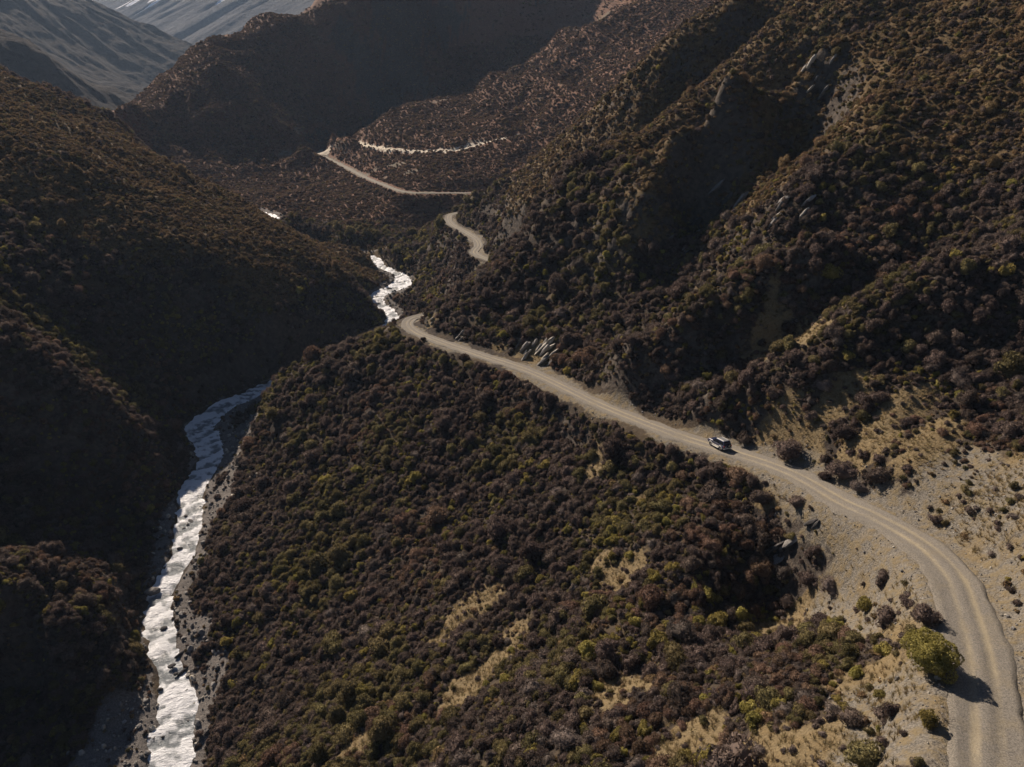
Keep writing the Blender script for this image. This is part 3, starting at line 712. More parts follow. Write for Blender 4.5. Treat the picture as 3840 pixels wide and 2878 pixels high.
def wheel(parent, loc, rot, r=0.37, w=0.25):
    e = bpy.data.objects.new("wheel", None); COL.objects.link(e); e.parent = parent; e.location = loc; e.rotation_euler = rot
    bm = bmesh.new(); prof = [(r * 0.62, -w / 2), (r * 0.93, -w / 2), (r, -w * 0.36), (r, w * 0.36), (r * 0.93, w / 2), (r * 0.62, w / 2)]; n = 20; rows = []
    for i in range(n):
        a = 2 * math.pi * i / n; rows.append([bm.verts.new((q, p * math.cos(a), p * math.sin(a))) for p, q in prof])
    for i in range(n):
        for j in range(6): bm.faces.new((rows[i][j], rows[i][(j + 1) % 6], rows[(i + 1) % n][(j + 1) % 6], rows[(i + 1) % n][j]))
    bmesh.ops.recalc_face_normals(bm, faces=bm.faces[:]); bm_obj("tyre", bm, rubber, e)
    bm = bmesh.new()
    bmesh.ops.create_cone(bm, cap_ends=True, segments=20, radius1=r * 0.25, radius2=r * 0.25, depth=w * 0.9, matrix=Matrix.Rotation(math.pi / 2, 4, 'Y'))
    for i in range(6):
        bmesh.ops.create_cube(bm, size=1, matrix=Matrix.Rotation(i * math.pi / 3, 4, 'X') @ Matrix.Translation((0, 0, r * 0.4)) @ Matrix.Diagonal((w * 0.72, r * 0.16, r * 0.5, 1)))
    bm_obj("rim", bm, alloy, e)
for sx in (-1, 1):
    for wy in (-1.36, 1.38): wheel(car, (0.80 * sx, wy, 0.37), (0, 0, 0))
wheel(car, (0.22, -2.42, 0.98), (0, 0, math.pi / 2), 0.35, 0.22)
bm_obj("rear_window", poly([(-0.66, -2.215, 1.16), (0.66, -2.215, 1.16), (0.54, -2.07, 1.70), (-0.54, -2.07, 1.70)], 0.02), dark_glass, car)
bm_obj("windscreen", poly([(0.66, 0.94, 1.16), (-0.66, 0.94, 1.16), (-0.56, 0.29, 1.72), (0.56, 0.29, 1.72)], 0.02), dark_glass, car)
bm_obj("rear_bumper", box(-0.84, 0.84, -2.42, -2.24, 0.46, 0.66, .04), silver, car)
bm_obj("front_bumper", box(-0.84, 0.84, 2.28, 2.46, 0.44, 0.68, .05), silver, car)
bm_obj("number_plate", box(-0.60, -0.26, -2.335, -2.315, 0.80, 0.92), plate_m, car)
bm_obj("chassis", box(-0.7, 0.7, -2.0, 2.0, 0.30, 0.46), trim, car)

# ------------------------------------------------------------------ rocks
def rock_mat(name, c1, c2, c3):
    m, nt, b = new_mat(name); nb = NB(nt)
    tc = nb.n("ShaderNodeTexCoord").outputs["Object"]; r = nb.n("ShaderNodeObjectInfo").outputs["Random"]
    f1 = nb.noise(tc, 2.0, 6, 0.65); f2 = nb.noise(tc, 9.0, 5, 0.7)
    c = nb.mix(nb.ramp(f1, [(0.35, 0), (0.65, 1)]), c1, c2); c = nb.mix(nb.ramp(f2, [(0.5, 0), (0.75, 0.7)]), c, c3)
    h = nb.n("ShaderNodeHueSaturation"); nb.l(c, h.inputs["Color"]); nb.l(nb.math('ADD', nb.math('MULTIPLY', r, 0.6), 0.7), h.inputs["Value"])
    nb.l(h.outputs[0], b.inputs["Base Color"]); b.inputs["Roughness"].default_value = 0.85; b.inputs["Specular IOR Level"].default_value = 0.25
    nb.l(nb.bump(f2, 0.7, 0.12), b.inputs["Normal"])
    return m
m_stone = rock_mat("grey_stone", (0.12, 0.115, 0.11), (0.23, 0.22, 0.205), (0.32, 0.30, 0.26))
m_dark = rock_mat("dark_wet_stone", (0.030, 0.029, 0.030), (0.075, 0.070, 0.068), (0.13, 0.12, 0.11))
m_pale = rock_mat("pale_stone", (0.27, 0.25, 0.21), (0.42, 0.39, 0.33), (0.50, 0.47, 0.40))
def rock_mesh(name, seed, mat, sub=2, cuts=7, sq=(1, 0.8, 0.6)):
    g = np.random.default_rng(seed); bm = bmesh.new(); bmesh.ops.create_icosphere(bm, subdivisions=sub, radius=1.0)
    for i in range(cuts):
        n = Vector(g.normal(size=3)).normalized(); d = 0.55 + 0.35 * g.random()
        for v in bm.verts:
            e = v.co.dot(n) - d
            if e > 0: v.co -= n * e
    for v in bm.verts:
        v.co *= 1 + 0.07 * (g.random() - 0.5)
        v.co = Vector((v.co.x * sq[0], v.co.y * sq[1], v.co.z * sq[2]))
    me = bpy.data.meshes.new(name); bm.to_mesh(me); bm.free(); me.materials.append(mat)
    return me
ROCKS = [rock_mesh("rock", i, m_stone, sq=(1, 0.75 + 0.05 * (i % 4), 0.5 + 0.07 * (i % 3))) for i in range(5)]
DROCKS = [rock_mesh("rock", 20 + i, m_dark, sq=(1, 0.7 + 0.07 * i, 0.5)) for i in range(3)]
PROCKS = [rock_mesh("rock", 30 + i, m_pale, sq=(1, 0.7 + 0.07 * i, 0.55)) for i in range(3)]
PEB = [rock_mesh("pebble", 40 + i, m, sub=1, cuts=4) for i, m in enumerate((m_stone, m_stone, m_pale, m_dark))]
def put_rock(name, u, v, wpx, me, label, cat="rock", group=None, sink=0.25, rz=None, sc=(1, 1, 1), onz=None):
    x, y, z = ground_at(u, v) if onz is None else atz(u, v, onz)
    r = wpx / 2 * project(x, y, z)[2] / FPX * (0.75 if onz is not None else 1.0)
    o = bpy.data.objects.new(name, me); COL.objects.link(o)
    o.location = (x, y, z + r * 0.5 * sc[2] - r * sink); o.scale = (r * sc[0], r * sc[1], r * sc[2]); o.rotation_euler = (random.uniform(-.2, .2), random.uniform(-.2, .2), random.uniform(0, 6.28) if rz is None else rz)
    return tag(o, label, cat, group)
random.seed(4)
put_rock("boulder", 256, 477, 13, PROCKS[0], "pale flat-topped boulder at the foot of the scrub above the gravel bar", "boulder", rz=0.5, sc=(1.1, .8, .9))
put_rock("boulder", 152, 594, 16, ROCKS[1], "big rounded grey boulder at the water's edge, head of the stony bar", "boulder", sc=(1.15, .9, 1.0))
put_rock("boulder", 234, 497, 8, PROCKS[1], "pale boulder with a split top beside the dry side channel", "boulder")
put_rock("boulder", 240, 503, 7, ROCKS[2], "grey boulder tucked under the shrubs by the dry side channel", "boulder")
put_rock("boulder", 219, 527, 8, PROCKS[2], "long pale boulder at the lower end of the dry side channel", "boulder", sc=(1.3, .7, .7))
put_rock("boulder", 191, 523, 9, ROCKS[3], "grey boulder on the bank where the river leaves the shade", "boulder")
put_rock("boulder", 197, 560, 6, ROCKS[0], "small grey boulder in the grass beside the sunlit rapids", "boulder")
put_rock("rock", 165, 569, 8, DROCKS[0], "dark rock standing in midstream above the big grey boulder", "rock", onz=-94.3)
put_rock("rock", 180, 549, 8, DROCKS[1], "dark pointed rock in the sunlit rapids", "rock", onz=-93.9)
put_rock("rock", 152, 576, 7, DROCKS[2], "dark rock awash at the shaded left edge of the rapids", "rock", onz=-94.4)
put_rock("rock", 164, 629, 10, DROCKS[1], "black wet rock with a bright top jutting into the river below the stony bar", "rock", onz=-95)
put_rock("rock", 172, 667, 12, DROCKS[0], "large dark rock ledge on the right bank where the river narrows", "rock", onz=-95.3)
put_rock("rock", 176, 674, 7, DROCKS[2], "small dark rock just below the large ledge in the narrows", "rock", onz=-95.4)
put_rock("rock", 160, 690, 9, DROCKS[1], "dark flat rock at the left bank above the widest pool", "rock", onz=-95.8)
put_rock("rock", 186, 516, 6, DROCKS[2], "dark rock splitting the current at the edge of the shade", "rock", onz=-93.4)
put_rock("rock", 174, 497, 7, DROCKS[0], "dark rock in the shaded rapids by the left bank", "rock", onz=-93.0)
put_rock("rock", 163, 737, 5, DROCKS[2], "small dark stone in the bright pool at the bottom of the river", "rock", onz=-96.3)
NTH = 'first second third fourth fifth sixth seventh eighth ninth tenth eleventh twelfth thirteenth'.split()
RB = [(178, 612, 6), (184, 639, 6), (190, 603, 5), (203, 650, 7), (198, 668, 5), (188, 676, 6), (200, 700, 5), (175, 600, 5), (195, 632, 5), (186, 594, 5), (208, 642, 5), (214, 653, 6), (186, 657, 5)]
LB = [(140, 690, 6), (146, 702, 7), (132, 712, 6), (125, 724, 6), (118, 735, 5), (140, 728, 7), (150, 738, 6), (110, 752, 6), (128, 748, 7), (142, 757, 6), (95, 762, 6)]
UB = [(383, 296, 5), (389, 290, 6), (392, 282, 5), (385, 285, 5), (394, 294, 5), (378, 302, 4), (396, 300, 5)]
for i, (u, v, w) in enumerate(RB):
    put_rock("stone", u, v, w, ROCKS[i % 5], "grey stone on the stony bar right of the river, %s from its upstream end" % NTH[sorted(q[1] for q in RB).index(v)], "stone", "stones on the stony bar right of the river")
for i, (u, v, w) in enumerate(LB):
    put_rock("stone", u, v, w, ROCKS[(i + 2) % 5], "grey stone on the rubble bank left of the bright pool, %s going downstream" % NTH[sorted(q[1] for q in LB).index(v)], "stone", "stones on the rubble bank left of the river")
for i, (u, v, w) in enumerate(UB):
    put_rock("rock", u, v, w, DROCKS[i % 3], "dark rock between the two arms of the upper river, %s going downstream" % NTH[sorted(q[1] for q in UB).index(v)], "rock", "rocks between the arms of the upper river")
# rock ledges along the bar
for i, (u, v, w, l) in enumerate([(191, 655, 12, "dark tilted ledge along the upper edge of the stony bar"), (194, 672, 13, "dark tilted ledge half way down the stony bar"), (200, 690, 12, "dark tilted ledge at the lower end of the stony bar")]):
    put_rock("rock_ledge", u - 10, v, w, DROCKS[i % 3], l, "ledge", None, 0.35, 1.0, (1.3, .5, .8))
# road cutting: tilted slabs
def outcrop(u, v, label, slabs, seed, scale=1.0, lean=0.6, mats=(m_stone, m_pale)):
    x, y, z = ground_at(u, v); e = empty("rock_outcrop", (x, y, z)); tag(e, label, "outcrop")
    g = random.Random(seed)
    sl = [rock_mesh("slab", seed * 50 + i, mats[i % len(mats)], 2, 8, (0.42, 1.0, 1.9)) for i in range(4)]
    for i in range(slabs):
        dx, dy = g.uniform(-3.6, 3.6) * scale, 0
        px, py = x + dx * 0.60 + g.uniform(-1.4, 1.4) * scale, y - dx * 0.80 + g.uniform(-1.4, 1.4) * scale
        pz = float(ground(px, py)); s = g.uniform(0.45, 1.0) * scale
        child("slab", sl[i % 4], e, (px - x, py - y, pz - z + 0.25 * s), (g.uniform(-.25, .1), lean + g.uniform(-.2, .2), g.uniform(-.9, -.3)), (s, s * g.uniform(.7, 1.2), s * g.uniform(.7, 1.2)))
    return e
outcrop(546, 352, "pale slabby rock outcrop in the cutting above the straight road", 15, 3, 1.3)
outcrop(521, 351, "smaller broken rock outcrop at the far end of the road cutting", 8, 5, 0.95)
outcrop(431, 322, "low rock outcrop inside the hairpin bend", 6, 7, 0.6)
outcrop(459, 336, "grey rock knob in the scrub above the road just before the hairpin", 5, 9, 0.7)
outcrop(808, 72, "pale crag on the rib between the two dark hollows, the higher one", 8, 11, 1.2)
outcrop(790, 214, "pale crag low on the rib between the two dark hollows", 7, 13, 1.2)
outcrop(722, 205, "dark grey crag under the lit rim of the first hollow", 7, 15, 1.6, mats=(m_dark, m_stone))
outcrop(668, 240, "grey crag among shrubs on the slope below the first hollow", 6, 17, 1.2, mats=(m_dark, m_stone))
outcrop(790, 548, "dark broken rock step in the bank below the road", 8, 19, 0.9, mats=(m_dark, m_stone))

# ------------------------------------------------------------------ dead shrubs
def branch_mesh(name, seed, mat, n=7, length=2.0, r=0.03):
    g = random.Random(seed); V = []; F = []
    def seg(p, d, L, rad, depth):
        q = p + d * L; k = len(V)
        for c, rr in ((p, rad), (q, rad * 0.6)):
            for j in range(3): V.append(c + rr * Vector((math.cos(j * 2.094), math.sin(j * 2.094), 0)))
        for j in range(3):
            a, b = k + j, k + (j + 1) % 3; F.extend([(a, b, b + 3), (a, b + 3, a + 3)])
        if depth < 4:
            for _ in range(2 if depth else 2):
                nd = (d + Vector((g.uniform(-.8, .8), g.uniform(-.8, .8), g.uniform(-.3, .5)))).normalized()
                seg(q, nd, L * g.uniform(.6, .85), rad * 0.62, depth + 1)
    for i in range(n):
        a = 6.283 * i / n; seg(Vector((0, 0, -0.1)), Vector((math.cos(a), math.sin(a), 1.0)).normalized(), length * 0.36, r, 0)
    return tri_mesh(name, V, F, mat)
def dead(u, v, seed, size, mat, label):
    x, y, z = ground_at(u, v); e = empty("dead_shrub", (x, y, z)); tag(e, label, "dead shrub")
    child("branches", branch_mesh("branches", seed, mat, 6, size, 0.03), e); child("stem", STEMS[seed % 3], e, scale=(size * .5,) * 3)
dead(1008, 545, 1, 2.0, wood, "bare dark-branched dead shrub on the bank right of the road bend")
dead(944, 722, 2, 0.9, dead_wood, "bleached dead shrub beside the small roadside bush")
dead(762, 714, 3, 1.0, dead_wood, "grey dead shrub among the yellow-green bushes below the bend")
dead(790, 655, 4, 1.2, dead_wood, "grey dead branches in the middle of the scrub below the bend")
# ------------------------------------------------------------------ shrubs: the placed ones, then the scrub
def seen(x, y, z, h=0.6):                         # not hidden by the hillside, as far as the frame goes
    t = np.linspace(0.08, 0.985, 160)[None, :]
    xx = x[:, None] * t; yy = y[:, None] * t; zz = (z + h)[:, None] * t
    return np.all(ground(xx, yy) < zz, axis=1)
class Shrub: pass
ALLS = []
def shrub(kind, x, y, z, r, hgt=1.0, label=None, rz=None, var=None):
    s = Shrub(); s.kind = kind; s.p = (x, y, z); s.r = r; s.h = hgt; s.label = label
    s.rz = random.uniform(0, 6.283) if rz is None else rz; s.var = random.randrange(99) if var is None else var
    s.tilt = (random.uniform(-.12, .12), random.uniform(-.12, .12))
    s.ax = random.uniform(.82, 1.22)
    ALLS.append(s); return s
PLACED = [  # u, v of the crown, width in pixels, kind, label
 (928, 718, 26, 'lime', "small yellow-green bush standing alone at the roadside below the biggest bush"),
 (865, 604, 23, 'lime', "round yellow-green bush at the top of the scrub under the gravel bank"),
 (716, 618, 24, 'lime', "bright lime bush standing by itself above the shady hollow"),
 (883, 649, 20, 'lime', "yellow-green bush close beside the biggest roadside bush"),
 (823, 666, 17, 'lime', "yellow-green bush in brown scrub, uphill of a row of small ones"),
 (855, 672, 18, 'lime', "pale lime bush between the biggest bush and the scrub below it"),
 (832, 684, 10, 'lime', "tiny lime bush just below the pale lime one"),
 (879, 693, 14, 'lime', "low yellow bush at the edge of the gravel clearing"),
 (836, 699, 12, 'lime', "upper of two touching yellow bushes at the corner of the gravel clearing"),
 (843, 706, 13, 'lime', "lower of two touching yellow bushes at the corner of the gravel clearing"),
 (749, 706, 19, 'lime', "upper of a stacked pair of yellow-green bushes by the grey dead shrub"),
 (752, 721, 21, 'lime', "lower of a stacked pair of yellow-green bushes by the grey dead shrub"),
 (762, 611, 13, 'lime', "small lime bush in the shady scrub to the side of the bright lime one"),
 (698, 578, 8, 'lime', "tiny lime bush under the dark rock step"),
 (703, 721, 12, 'olive', "small olive bush low on the scrub slope"),
 (923, 616, 32, 'brown', "largest dark brown shrub against the gravel of the road bank"),
 (885, 618, 28, 'brown', "big dark brown shrub beside the largest one under the road bank"),
 (907, 603, 17, 'brown', "smaller brown shrub just above the two big dark ones at the road bank"),
 (882, 577, 17, 'brown', "dark shrub standing alone on the bare stony bank"),
 (814, 556, 18, 'brown', "brown shrub at the shady head of the hollow below the road"),
 (783, 572, 21, 'grey', "greyish shrub in the shady hollow below the road"),
 (806, 578, 20, 'brown', "brown shrub in the middle of the shady hollow"),
 (829, 588, 24, 'grey', "big greyish shrub where the hollow meets the stony bank"),
 (890, 711, 18, 'brown', "low brown shrub in the middle of the gravel clearing"),
 (882, 742, 16, 'brown', "low brown shrub at the lower end of the gravel clearing"),
 (850, 716, 26, 'brown', "wide brown shrub at the left edge of the gravel clearing"),
 (862, 757, 36, 'olive', "wide olive brown shrub at the very bottom of the scrub"),
 (757, 752, 17, 'grey', "round grey-brown shrub in dry grass at the bottom of the slope"),
 (933, 521, 15, 'brown', "dark round shrub on the grassy bank across the road"),
 (968, 514, 12, 'brown', "small dark shrub on the crest of the grassy bank across the road"),
 (959, 395, 12, 'lime', "round lime bush alone high on the brown hillside above the bend"),
 (952, 415, 14, 'lime', "flat-topped lime bush just under the round one above the bend"),
 (865, 379, 6, 'lime', "tiny bright lime bush above the grassy clearing"),
 (846, 434, 24, 'brown', "big dark shrub on the grassy clearing above the road"),
 (789, 450, 32, 'brown', "wide dark shrub overhanging the road ahead of the bend"),
 (843, 472, 28, 'brown', "wide dark shrub at the foot of the grassy clearing"),
 (877, 477, 24, 'brown', "dark shrub at the edge of the scree fan"),
 (863, 456, 13, 'brown', "small dark shrub, first of two side by side on bare grass"),
 (877, 457, 14, 'brown', "small dark shrub, second of two side by side on bare grass nearer the scree"),
 (825, 476, 15, 'brown', "dark shrub at the roadside below the grassy clearing"),
 (859, 488, 18, 'grey', "greyish shrub on the verge at the foot of the scree fan"),
 (744, 438, 18, 'brown', "dark shrub on the verge right behind the blue car"),
 (701, 461, 14, 'brown', "dark shrub just below the road beside the blue car"),
 (763, 498, 25, 'brown', "wide dark shrub on the dry grass bank below the road"),
 (795, 504, 18, 'brown', "brown shrub beside the pale stony patch below the road"),
 (712, 492, 28, 'brown', "big dark shrub below the grassy verge behind the car"),
 (846, 358, 14, 'lime', "cluster of lime foliage on the rib above the grassy clearing"),
 (470, 366, 11, 'olive', "egg-shaped green bush throwing a shadow on the bare bank below the road"),
 (463, 358, 12, 'brown', "dark shrub touching the egg-shaped green bush"),
 (455, 363, 7, 'olive', "small green bush beside the dark shrub below the hairpin road"),
 (423, 339, 6, 'brown', "small dark shrub on the outer edge of the road at the hairpin"),
 (480, 417, 15, 'olive', "large olive bush alone in brown scrub below the hairpin road"),
 (594, 428, 13, 'olive', "dark green bush at the lower edge of the road bank"),
 (482, 447, 8, 'lime', "small lime bush below the large olive one"),
 (567, 531, 11, 'lime', "lime bush in the upper middle of the slope between road and river"),
 (505, 553, 8, 'lime', "small pale lime bush above the bare grass patch"),
 (630, 556, 11, 'lime', "lime bush beside the narrow strips of bare grass"),
 (540, 579, 11, 'lime', "lime bush with a dark underside between two grass patches"),
 (588, 595, 11, 'lime', "lime bush below the narrow strips of bare grass"),
 (630, 608, 13, 'lime', "tall lime bush on the dark slope near the shady hollow"),
 (380, 600, 8, 'lime', "small lime bush on the slope near the river"),
 (522, 648, 11, 'lime', "dark-sided lime bush at the top of the long grass patch"),
 (511, 650, 9, 'lime', "pale lime bush touching the dark-sided one above the long grass patch"),
 (531, 657, 12, 'olive', "olive bush just below the pair above the long grass patch"),
 (505, 680, 17, 'lime', "bushy yellow-green shrub at the edge of the long grass patch"),
 (494, 711, 12, 'lime', "yellow-green bush at the lower corner of the long grass patch"),
 (486, 684, 10, 'lime', "small yellow-green bush in the middle of the long grass patch"),
 (598, 686, 14, 'lime', "tall yellow-green bush beside a dark gap in the scrub"),
 (645, 730, 20, 'lime', "broad lime bush low on the slope amid brown scrub"),
 (585, 714, 17, 'olive', "olive bush down the slope from the tall yellow-green one"),
 (667, 626, 13, 'lime', "lime bush on the near side of the shady hollow"),
 (425, 640, 9, 'lime', "small lime bush half way up the slope from the stony bar"),
 (428, 672, 11, 'lime', "lime bush on the slope above the bright pool"),
 (465, 757, 26, 'grey', "broad grey-brown shrub at the foot of the slope"),
 (564, 740, 27, 'grey', "rounded grey-brown shrub amid the lowest scrub"),
]
for u, v, w, kind, label in PLACED:
    x, y, z = ground_at(u, v + 0.26 * w)
    shrub(kind, x, y, z - 0.05, w / 2 * project(x, y, z)[2] / FPX * 1.02, random.uniform(.9, 1.1), label)
# the biggest bush, with its own fuller crown
x, y, z = ground_at(927, 670)
bigb = empty("green_bush", (x, y, z)); tag(bigb, "biggest yellow-green bush, at the roadside with its shadow across the wheel tracks", "bush")
child("crown", crown_mesh("crown", 901, 8000, 0.030, FM['lime'], nl=46, lump=(0.13, 0.32), spread=0.78, height=0.95, twig=0.1), bigb, (0, 0, 0.25), (0, 0, 1.0), (2.05, 2.05, 2.1))
child("stem", stem_mesh("stem", 77, wood, 7, 1.1, 0.7, 0.09), bigb, scale=(1.6, 1.6, 1.4))

# the scrub: candidates over the slopes in view, thinned by what grows where
g = np.random.default_rng(21)
def zone(y0, y1, dens, x0, x1):
    n = int((y1 - y0) * (x1 - x0) * dens); return g.uniform(x0, x1, n), g.uniform(y0, y1, n)
BARE = np.clip(np.maximum.reduce([smooth(.35, .7, GRAVEL), smooth(.3, .6, BAR), smooth(.35, .75, GRASS), PALE]), 0, 1)
allx, ally, allr = [], [], []
for y0, y1, x0, x1, dens, rm in ((16, 90, -95, 105, 2.2, 0.70), (90, 150, -150, 160, 2.0, 0.72), (150, 260, -240, 230, 1.3, 0.84), (260, 420, -300, 180, 0.8, 0.95), (420, 640, -330, 220, 0.22, 1.2), (640, 840, -300, 200, 0.16, 1.4)):
    X_, Y_ = zone(y0, y1, dens, x0, x1)
    allx.append(X_); ally.append(Y_); allr.append(rm * 0.69 * np.exp(0.42 * g.normal(size=len(X_))))
sx, sy, sr = map(np.concatenate, (allx, ally, allr))
u, v, dd = project(sx, sy, ground(sx, sy))
m = (u > -200) & (u < 1400) & (v > -90) & (v < 960)
bare = _bil(BARE, sx, sy); slope = _bil(SLOPE, sx, sy); rd = _bil(RD, sx, sy); vd = _bil(VD, sx, sy); hwv = river_half(sy)
open_ = smooth(0.45, 0.80, fbm(sx / 22, sy / 22, 4, 2) + 0.25 * fbm(sx / 9, sy / 9, 4, 0))
m &= g.random(len(sx)) > np.clip(bare * 0.94 + 0.6 * open_ + 0.5 * smooth(1.7, 2.6, slope), 0, 1)
m &= g.random(len(sx)) > np.where(sx < -40, 0.28, 0.2) * _bil(HEATH_G, sx, sy)
m &= (_bil(PALE, sx, sy) < 0.4)
m &= (rd > 3.0 + sr * 0.7) & (vd > hwv + 0.4 + 0.45 * sr)
sr = sr * np.where(bare > 0.3, 0.55, 1.0)
sx, sy, sr = sx[m], sy[m], np.clip(sr[m], 0.35, 2.6); u, v, dd = u[m], v[m], dd[m]; sz = ground(sx, sy)
# keep clear of the placed ones
for s in ALLS + [None]:
    px, py, pr = (s.p[0], s.p[1], s.r) if s else (bigb.location.x, bigb.location.y, 2.6)
    near_ = (sx - px) ** 2 + (sy - py) ** 2 < (pr + sr * 0.55) ** 2
    sx, sy, sz, sr, u, v, dd = (q[~near_] for q in (sx, sy, sz, sr, u, v, dd))
cd_ = np.array([car.location.x, car.location.y])
patch = fbm(sx / 16, sy / 16, 3, 1); patch2 = fbm(sx / 10 + 50, sy / 10, 3, 2); rnd = g.random(len(sx)); patch3 = fbm(sx / 14 - 30, sy / 14 + 8, 3, 0)
limeP = np.clip(0.035 + 0.34 * smooth(0.05, 0.5, patch2), 0, 1); oliveP = np.clip(0.07 + 0.60 * smooth(-0.05, 0.45, patch), 0, 1)
kinds = np.where(rnd < limeP, 'lime', np.where(rnd < limeP + oliveP, 'olive', np.where(rnd > 0.955, 'grey', np.where(((rnd > 0.96) | ((patch3 > 0.28) & (rnd > .62))), 'rust', 'brown'))))
kinds = np.where((sy > 330) & (kinds == 'lime'), 'rust', kinds); kinds = np.where((sy > 400) & (kinds == 'olive') & (rnd < .3), 'brown', kinds)
sr = np.where(kinds == 'lime', sr * 0.80, sr)
hg = _bil(HEATH_G, sx, sy); hr_ = _bil(HEATH_R, sx, sy); r2 = g.random(len(sx))
kinds = np.where(hg > 0.5, np.where(r2 < np.where(sx < -40, 0.86, 0.58), 'tan', np.where((r2 > .9) & (kinds == 'rust'), 'brown', kinds)), kinds)
kinds = np.where(hr_ > 0.5, np.where(r2 < 0.55, 'rust', np.where(r2 < 0.72, 'tan', np.where(kinds == 'lime', 'rust', kinds))), kinds)
sr = sr * np.where(hg > .5, 0.66, 1) * np.where(hr_ > .5, 0.58, 1)
hh = (0.95 + 0.5 * g.random(len(sx))) * np.where(hr_ > .5, 0.6, 1); rzz = g.random(len(sx)) * 6.283
axx = np.exp(0.17 * g.normal(size=len(sx)))
pxs = sr * FPX / dd; inframe = (u > 4) & (u < 1020) & (v > 4) & (v < 763)
green = np.isin(kinds, ['lime', 'olive'])
chosen = np.zeros(len(sx), bool)
for sel, lim in ((green, 300 - sum(s.kind in ('lime', 'olive') for s in ALLS) - 1), (~green, 300 - sum(s.kind not in ('lime', 'olive') for s in ALLS))):
    c = np.where(sel & inframe)[0]; c = c[np.argsort(-pxs[c])][:1500]
    ok = seen(sx[c], sy[c], sz[c]); c = c[ok][:lim]; chosen[c] = True
LM = [("the dry grass above the bottom of the slope", 757, 740), ("the gravel clearing", 880, 715), ("the shady hollow below the road", 760, 600), ("the stony bank under the bend", 880, 590), ("the long grass patch", 480, 690), ("the narrow strips of bare grass", 610, 565),
      ("the grassy clearing above the road", 880, 425), ("the blue car", 720, 442), ("the scree fan", 905, 470), ("the foot of the slope", 560, 745), ("the bright pool", 260, 740), ("the stony bar", 260, 660), ("the middle of the lower slope", 400, 600), ("the lone lime bushes above the bend", 960, 400),
      ("the biggest roadside bush", 900, 650), ("the egg-shaped green bush", 470, 380), ("the hairpin bend", 415, 345), ("the road cutting", 560, 340), ("the grey knob above the road", 470, 310), ("the first dark hollow", 700, 270), ("the lower rib crag", 800, 240), ("the straight road above the cutting", 640, 370), ("the large lone olive bush", 480, 430), ("the tall yellow-green bush", 600, 700), ("the dark rock step", 790, 540), ("the shaded rapids", 290, 480), ("the upper corner of the far hillside", 960, 180), ("the mossy mound left of the river", 60, 580), ("the shady gully above the road", 780, 370), ("the lowest scrub", 680, 745), ("the bright lime bush", 710, 640), ("the road bank below the car", 650, 480), ("the upper middle of the lower slope", 540, 500), ("the dry grass high above the bend", 1000, 330), ("the dark gap in the scrub", 600, 670), ("the rubble bank", 70, 600)]
LMP = [(n,) + ground_at(a, b)[:2] for n, a, b in LM]
CNAME = dict(brown="dark brown", grey="grey-brown twiggy", tan="tawny", rust="rusty brown", olive="olive green", lime="yellow-green")
for i in np.where(chosen)[0]:
    n = min(LMP, key=lambda q: (q[1] - sx[i]) ** 2 + (q[2] - sy[i]) ** 2)[0]
    sizew = "large" if sr[i] > 1.15 else ("small" if sr[i] < 0.75 else "middling")
    gk = kinds[i] in ('lime', 'olive')
    s = shrub(str(kinds[i]), float(sx[i]), float(sy[i]), float(sz[i]) - 0.05, float(sr[i]), float(hh[i]), None, float(rzz[i]))
    s.key = (sizew, CNAME[s.kind], "bush" if gk else "shrub", n); s.dist = min((q[1] - sx[i]) ** 2 + (q[2] - sy[i]) ** 2 for q in LMP)
    s.group = "%s around %s" % ("green bushes" if gk else "brown shrubs", n)
ORD = ['', 'second ', 'third ', 'fourth ', 'fifth ', 'sixth ', 'seventh ', 'eighth ', 'ninth ', 'tenth ', 'eleventh ', 'twelfth ', 'thirteenth ', 'fourteenth ', 'fifteenth ', 'sixteenth ', 'seventeenth ', 'eighteenth ', 'nineteenth ', 'twentieth ', 'twenty-first ', 'twenty-second ', 'twenty-third ', 'twenty-fourth ', 'twenty-fifth ', 'twenty-sixth ', 'twenty-seventh ', 'twenty-eighth ', 'twenty-ninth ', 'thirtieth ', 'thirty-first ', 'thirty-second ', 'thirty-third ', 'thirty-fourth ', 'thirty-fifth ']
rank = {}
for s in sorted((s for s in ALLS if hasattr(s, 'key')), key=lambda s: s.dist):
    r_ = rank[s.key] = rank.get(s.key, -1) + 1
    a_, b_, c_, d_ = s.key
    s.label = ('%s%s %s %s, %sclosest to %s' % ('', a_, b_, c_, ORD[min(r_, 34)], d_))
for s in ALLS:
    gk = s.kind in ('lime', 'olive')
    e = empty("green_bush" if gk else "brown_shrub", s.p, (s.tilt[0], s.tilt[1], s.rz), (s.r * s.ax, s.r / s.ax, s.r * s.h))
    tag(e, s.label, "bush" if gk else "shrub", getattr(s, "group", "green bushes on the slopes" if gk else "brown shrubs on the slopes"))
    cs = CROWNS[s.kind]
    child("crown", cs[s.var % len(cs)], e); child("stem", STEMS[s.var % 3], e)
rest = ~chosen
order = ["brown", "grey", "rust", "tan", "olive", "lime"]
nearm, offs = [], {}
for k in order: offs[k] = (len(nearm), len(CROWNS[k])); nearm += CROWNS[k]
farm, offf = [], {}
for k in order: offf[k] = (len(farm), len(CROWNS_FAR[k])); farm += CROWNS_FAR[k]
